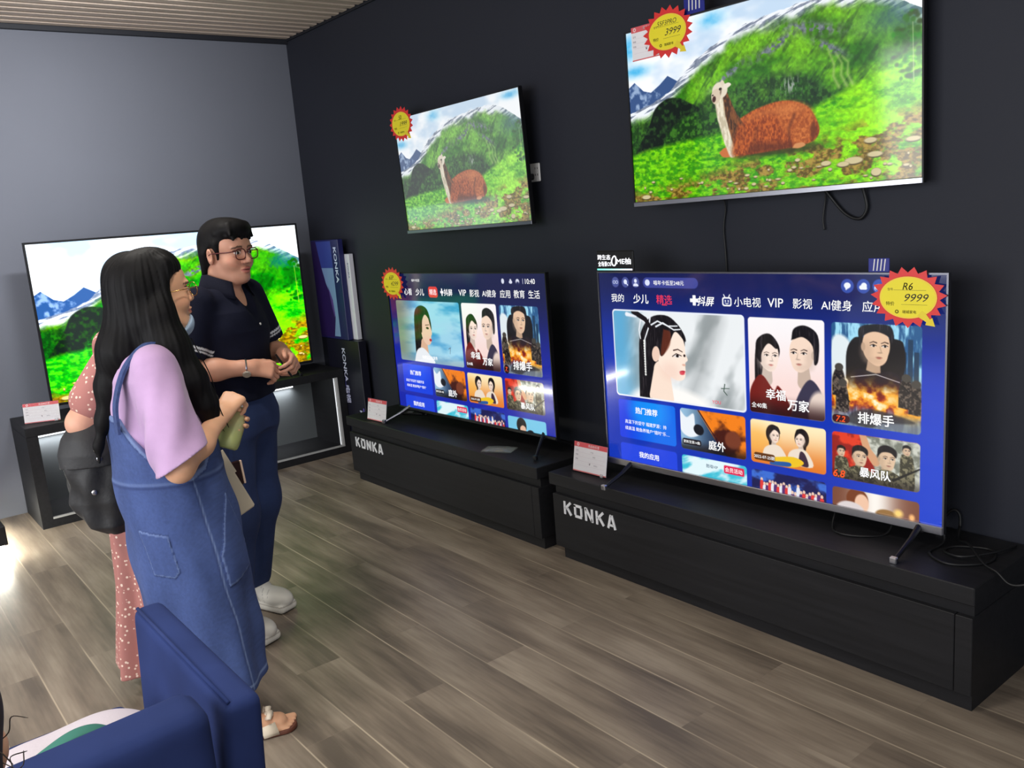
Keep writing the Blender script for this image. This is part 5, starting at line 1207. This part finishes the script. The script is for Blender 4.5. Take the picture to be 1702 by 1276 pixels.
    # sandals
    for a in (aR, aL):
        h = a*np.array([1, 1, 0]); R = eul(0, 0, math.degrees(math.atan2(fd[1], fd[0]))-90)
        so = U([cap((0, -.03, .0), (0, .0, .0), .042, .040), cap((0, .03, 0), (.004, .145, 0), .036, .046)], .02); so += [('&', rbox((0, .05, .008), (.09, .2, .0075), .004), 0)]
        # the wooden sole lies below the foot
        o = part('sandal', moved(so, R, h), h+np.array((-.20, -.2, -.005)), h+np.array((.2, .25, .03)), .004, mat('brown_sole', lin(96, 54, 40), .6), P0)
        mb = MB(); V = []; n = 16
        for i in range(n+1):
            k = math.pi*i/n
            for y in (.075, .125): V.append(h+R@np.array((-.048*math.cos(k), y-.01*math.sin(k), .008+.044*math.sin(k)**.8)))
        mb.add(V, [(2*i, 2*i+2, 2*i+3, 2*i+1) for i in range(n)])
        st = mb.build('cream_strap', mat('cream_leather', lin(226, 212, 190), .55), o, True); mo = st.modifiers.new('t', 'SOLIDIFY'); mo.thickness = .005
        mb = MB()
        for s in (-1, 1): mb.tube([h+R@np.array((0, .10, .058)), h+R@np.array((s*.018, .108, .074)), h+R@np.array((s*.034, .10, .070)), h+R@np.array((s*.02, .092, .060))], [.007, .011, .010, .006], 8)
        mb.lathe([(0, -.008), (.010, -.006), (.010, .006), (0, .008)], h+R@np.array((0, .10, .062)), (1, 0, 0), 10); mb.build('bow', mat('cream_bow', lin(230, 216, 196), .6), o, True)
person_denim()
# drink bottle and small shoulder bag
t = empty('drink_bottle', (3.35, -2.10, 0)); tag(t, 'clear bottle of pale green lime drink in the hands of the person in denim', 'bottle')
bo = np.array((.068, .080, .955)); ax = nrm(np.array((.055, .150, 1.085))-bo)
mb = MB(); mb.lathe([(.0, 0), (.028, 0), (.034, .006), (.036, .02), (.035, .085), (.028, .105), (.014, .125), (.0125, .142), (0, .142)], bo, ax, 28)
mb.build('bottle_body', mat('green_tinted_glass', lin(222, 230, 170), .06, trans=.55, ior=1.3, alpha=.85), t, True)
mb = MB(); mb.lathe([(0, .002), (.0335, .005), (.0335, .060), (0, .060)], bo, ax, 24); mb.build('drink', mat('lime_drink', lin(212, 216, 110), .2, trans=.3), t, True)
mb = MB(); u = nrm(np.cross(ax, (0, 0, 1))); mb.lathe([(0, -.004), (.020, -.004), (.022, 0), (.020, .004), (0, .004)], bo+ax*.03+np.array((.012, 0, 0)), nrm((1, -.2, .3)), 20); mb.lathe([(0, -.003), (.018, -.003), (.018, .003), (0, .003)], bo+ax*.055+np.array((.010, 0, 0)), nrm((.7, .3, .7)), 20)
mb.build('lime_slices', mat('lime_peel', lin(96, 140, 40), .4), t)
mb = MB(); mb.lathe([(0, .138), (.0165, .138), (.0165, .158), (0, .159)], bo, ax, 20); mb.build('cap', M_white, t)
t = empty('shoulder_bag', (3.20, -2.0, .762), math.radians(90)); tag(t, 'small cream shoulder bag hanging at the far side of the person in denim', 'bag')
cr = mat('cream_bag_leather', lin(216, 202, 176), .55); RB = (0, math.radians(-21), 0)
mb = MB(); mb.prism([(-.085, -.12), (.085, -.12), (.080, .115), (-.080, .115)], -.02, .02); o = mb.build('bag_body', cr, t); o.rotation_euler = RB
o.modifiers.new('b', 'BEVEL').width = .006
mb = MB(); mb.prism([(-.082, .03), (.086, .03), (.083, .122), (-.083, .122)], -.027, -.021); o = mb.build('flap', cr, t); o.rotation_euler = RB
mb = MB(); mb.tube(spline([(-.02, .03, .10), (-.06, .03, .22), (-.10, .03, .36), (-.13, .02, .46)], 8), .005, 8); mb.build('strap', mat('cream_strap_cord', lin(224, 212, 192), .55), t, True)
t = empty('mobile_phone', (3.165, -1.925, .795)); t.rotation_euler = (0, math.radians(-4), math.radians(90)); tag(t, 'dark mobile phone with a pale edge beside the cream shoulder bag', 'phone')
mb = MB(); mb.box(-.036, .034, -.0045, .0045, -.045, .045, bev=.004); mb.build('case', mat('dark_red_glass', lin(34, 14, 18), .15), t); mb = MB(); mb.box(.034, .041, -.005, .005, -.043, .043, bev=.002); mb.build('edge', mat('pale_edge', lin(230, 200, 180), .3), t)

# ============================================================== person in the dusty pink dress with a black rucksack
def person_pink():
    P0 = empty('person', (2.86, -2.07, 0)); tag(P0, 'person in a dusty pink dotted dress, mostly hidden behind the person in denim', 'person')
    HR = eul(-8, 0, 10); HT = np.array((-.03, .030, 1.455))
    sR, eR, wR = (.140, -.130, 1.250), (.130, -.265, 1.045), (.09, -.03, .985)
    sL, eL, wL = (-.150, -.07, 1.255), (-.19, -.06, 1.01), (-.06, .11, .99)
    b = U(loft([(.80, 0, -.05, .145, .105), (.98, 0, -.06, .122, .095), (1.10, 0, -.06, .128, .095), (1.22, 0, -.06, .140, .095), (1.28, 0, -.05, .11, .075), (1.31, -.01, -.03, .06, .055)]), .02)
    b += limb([(-.01, -.03, 1.28), (-.02, .01, 1.37)], [.054, .05]); b += moved(head_ops(.97), HR, HT)
    b += limb([sR, eR, (.12, -.14, 1.01), wR], [.052, .044, .042, .027]); b += limb([sL, eL, wL], [.048, .040, .026])
    b += hand_ops(wR, (-.3, .95, .05), (-.9, -.2, -.2), 1); b += hand_ops(wL, (.3, .95, .05), (.9, -.2, -.2), -1)
    for s in (1, -1): b += limb([(s*.08, -.05, .84), (s*.08, -.03, .47), (s*.08, -.04, .10)], [.08, .052, .036]); b += foot_ops((s*.08, -.04, .10), (.1, 1, 0))
    part('body', b, (-.30, -.34, -.01), (.30, .24, 1.60), .0045, M_skin, P0, body_col(lin(212, 160, 136), head_col(HR, HT, lin(212, 160, 136), lin(190, 96, 92))))
    def fold(a, z): k = np.clip((1.0-z)/.8, 0, 1); return .016*k*np.sin(a*9+.5)+.008*k*np.sin(a*14+z*2)
    d = U(loft([(.085, 0, -.045, .20, .215), (.40, 0, -.05, .175, .165), (.75, 0, -.055, .165, .145), (.95, 0, -.06, .145, .125), (1.05, 0, -.062, .142, .118), (1.20, 0, -.062, .158, .115), (1.27, 0, -.055, .13, .088), (1.315, -.008, -.035, .068, .062)], fold), .02)
    for s, e in ((sR, eR), (sL, eL)):
        s, e = np.array(s), np.array(e); dd = nrm(e-s); L = np.linalg.norm(e-s)
        d += U([cap(s, s+dd*L*.66, .062, .074)], .03)
    d += [('-', cap((-.01, -.02, 1.31), (-.02, .03, 1.5), .055, .07), .004)]
    m = mat('dotted_pink_fabric', lin(176, 116, 108), .85); nt = m.node_tree; L = nt.links; N = nt.nodes.new
    tc = N('ShaderNodeTexCoord'); vo = N('ShaderNodeTexVoronoi'); vo.inputs['Scale'].default_value = 62; L.new(tc.outputs['Object'], vo.inputs['Vector'])
    cr_ = N('ShaderNodeValToRGB'); cr_.color_ramp.elements[0].position = .22; cr_.color_ramp.elements[0].color = (*lin(230, 206, 190), 1); cr_.color_ramp.elements[1].position = .30; cr_.color_ramp.elements[1].color = (*lin(168, 112, 106), 1)
    L.new(vo.outputs['Distance'], cr_.inputs[0]); L.new(cr_.outputs[0], nt.nodes['Principled BSDF'].inputs['Base Color'])
    part('dress', d, (-.28, -.34, .07), (.28, .24, 1.34), .0048, m, P0)
    h = U([ell((0, -.026, .040), (.083, .104, .090)), ell((0, -.050, -.03), (.082, .080, .11))], .03)+[('-', ell((0, .128, -.030), (.074, .090, .102)), .010)]
    part('hair', moved(h, HR, HT), HT+np.array((-.12, -.17, -.18)), HT+np.array((.12, .15, .18)), .0045, M_hair, P0)
person_pink()
def backpack():
    t = empty('backpack', (2.985, -2.285, 0)); tag(t, 'black soft rucksack with metal studs hanging behind the person in the pink dress', 'backpack')
    M_bag = mat('black_nylon', lin(40, 40, 42), .6, noise=((5, 5, 5), .8, 1.2), bump=(90, .12))
    b = U(loft([(.655, .0, .035, .055, .075), (.69, .0, .03, .085, .115), (.78, 0, .010, .095, .130), (.92, 0, -.005, .090, .125), (1.00, 0, .0, .075, .110), (1.045, 0, .01, .05, .085)], lambda a, z: .006*np.sin(a*4+z*35)+.004*np.sin(a*9-z*28)), .01)
    part('bag_body', b, (-.13, -.16, .64), (.13, .19, 1.07), .0045, M_bag, t)
    f = U(loft([(.905, 0, -.003, .099, .134), (.95, 0, -.004, .097, .131), (1.00, 0, 0, .083, .118), (1.052, 0, .01, .055, .09)], lambda a, z: .003*np.sin(a*5+z*30)), .01); part('flap', f, (-.13, -.16, .89), (.13, .16, 1.07), .0045, M_bag, t)
    for z, y in ((.935, -.035), (.825, -.065)):
        mb = MB(); x = .1; mb.lathe([(0, 0), (.008, 0), (.0085, .003), (.004, .006), (0, .006)], (.0975 if z > .9 else .086, y, z), (1, -.3, 0), 14); mb.build('stud', M_chrome, t)
    mb = MB(); mb.tube(spline([(-.02, .03, 1.04), (-.05, .08, 1.15), (-.02, .13, 1.262), (-.03, .17, 1.20)], 8), .013, 8, flat=(1.5, .35)); mb.build('shoulder_strap', M_bag, t, True)
backpack()

# ============================================================== blue armchair with a tote bag, near the camera
def soft_box(name, lo, hi, r, m, parent, sub=2, shape=None):
    mb = MB(); lo = np.array(lo, float); hi = np.array(hi, float); c = (lo+hi)/2; hh = (hi-lo)/2-r
    n = 7; g = [np.unique(np.concatenate([np.linspace(-1, 1, n)])) for _ in range(3)]
    V, F = surf([('+', rbox(c, (hi-lo)/2, r), 0)], lo-.02, hi+.02, .009); V = shape(V) if shape is not None else V
    me = mesh_np(name, V, [F], None, True, [m]); o = bpy.data.objects.new(name, me); COL.objects.link(o); o.parent = parent; return o
def armchair():
    t = empty('armchair', (4.45, -2.80, 0)); tag(t, 'blue velvet armchair in the near left corner, seen from behind the people', 'armchair')
    M_vel = mat('blue_velvet', lin(35, 48, 92), .95, spec=.2, noise=((5, 5, 5), .8, 1.15))
    X, Y = 4.45, -2.80
    def rake(V): V = V.copy(); V[:, 1] += (V[:, 2]-.40)*.06; return V
    soft_box('backrest', (-.282, .240, .10), (.278, .306, .84), .020, M_vel, t, shape=rake)
    mb = MB(); mb.tube([(-.268, .276, .838), (.262, .276, .838)], .004, 8); mb.build('piping', M_vel, t, True)
    def slope(V): V = V.copy(); k = np.clip((.28-V[:, 1])/.6, 0, 1); V[:, 2] -= np.clip(V[:, 2]-.3, 0, None)*k*.04; return V
    soft_box('armrest', (.194, -.40, .10), (.306, .236, .866), .030, M_vel, t, shape=slope)
    soft_box('armrest', (-.345, -.40, .10), (-.255, .236, .610), .03, M_vel, t)
    soft_box('seat_cushion', (-.252, -.38, .22), (.184, .234, .45), .04, M_vel, t)
    for x in (-.26, .21):
        for y in (-.3, .2):
            mb = MB(); mb.lathe([(0, .0), (.012, 0), (.02, .11), (0, .11)], (x, y, 0), (0, 0, 1), 12); mb.build('leg', M_shell, t)
    return t
armchair()
t = empty('tote_bag', (4.40, -2.74, .452)); tag(t, 'white canvas tote bag with green handles lying on the blue armchair', 'tote bag')
wv = mat('white_canvas', lin(186, 178, 187), .85, bump=(120, .1))
o = part('bag_body', U([ell((-.02, -.04, .12), (.13, .22, .150)), ell((-.03, .09, .12), (.13, .12, .142))], .06)+[('&', half((0, 0, -1), .0), .01)], (-.22, -.32, -.01), (.20, .26, .34), .006, wv, t)
gr = mat('green_webbing', lin(44, 104, 92), .8)
mb = MB(); mb.tube(spline([(.06, -.09, .262), (.06, -.04, .285), (.06, .01, .302), (.058, .05, .298), (.05, .085, .272)], 8), .020, 8, flat=(1.0, .35)); mb.build('handle', gr, t, True)
mb = MB(); mb.tube(spline([(.09, -.16, .25), (.10, -.10, .282), (.105, -.05, .298), (.10, .0, .285)], 8), .006, 8); mb.build('cord', mat('green_cord', lin(40, 124, 84), .7), t, True)

# ============================================================== things cut by the frame
def person_edge():
    M_fr = mat('brown_black_hair', lin(38, 29, 25), .6)
    P0 = empty('person', (5.005, -2.948, 0)); tag(P0, 'person of whom only wisps of dark frizzy hair show at the lower left edge', 'person')
    HR = eul(0, 0, 60); HT = np.array((0, 0, 1.085))
    b = U(loft([(.02, 0, 0, .12, .12), (.30, 0, 0, .15, .13), (.60, 0, 0, .14, .10), (.80, 0, 0, .14, .09), (.86, 0, 0, .06, .055)]), .02)+limb([(0, 0, .84), (0, .0, 1.0)], [.055, .05])+moved(head_ops(.97), HR, HT)
    for s in (1, -1): b += limb([(s*.14, 0, .80), (s*.17, .06, .56), (s*.08, .16, .46)], [.048, .038, .028])
    part('body', b, (-.30, -.26, 0), (.30, .30, 1.24), .006, M_skin, P0, body_col(SKIN))
    h = U([ell((0, -.03, .04), (.095, .112, .10)), ell((0, -.06, -.05), (.10, .09, .13))], .03)+[('-', ell((0, .128, -.030), (.074, .090, .102)), .010)]
    part('hair', moved(h, HR, HT), HT+np.array((-.2, -.22, -.24)), HT+np.array((.2, .18, .22)), .005, M_fr, P0)
    rs = np.random.RandomState(8); mb = MB()
    for i in range(260):
        d = nrm(rs.normal(size=3)*np.array((1, 1, .8))+np.array((0, -.5, -.1))); p = HR@(np.array((0, -.035, -.01))+d*np.array((.094, .108, .125)))+HT; n_ = HR@d; q = nrm(np.cross(n_, rs.normal(size=3)))
        mb.tube(spline([p-n_*.012, p+n_*.003+q*.012, p+n_*rs.uniform(.004, .012)+q*.026+rs.normal(size=3)*.004, p+n_*rs.uniform(.002, .018)+q*.036+rs.normal(size=3)*.007], 5), [.0007]*15+[.0003], 4)
    mb.build('frizzy_strands', M_fr, P0, True)
person_edge()
bpy.data.objects.remove(_fo)
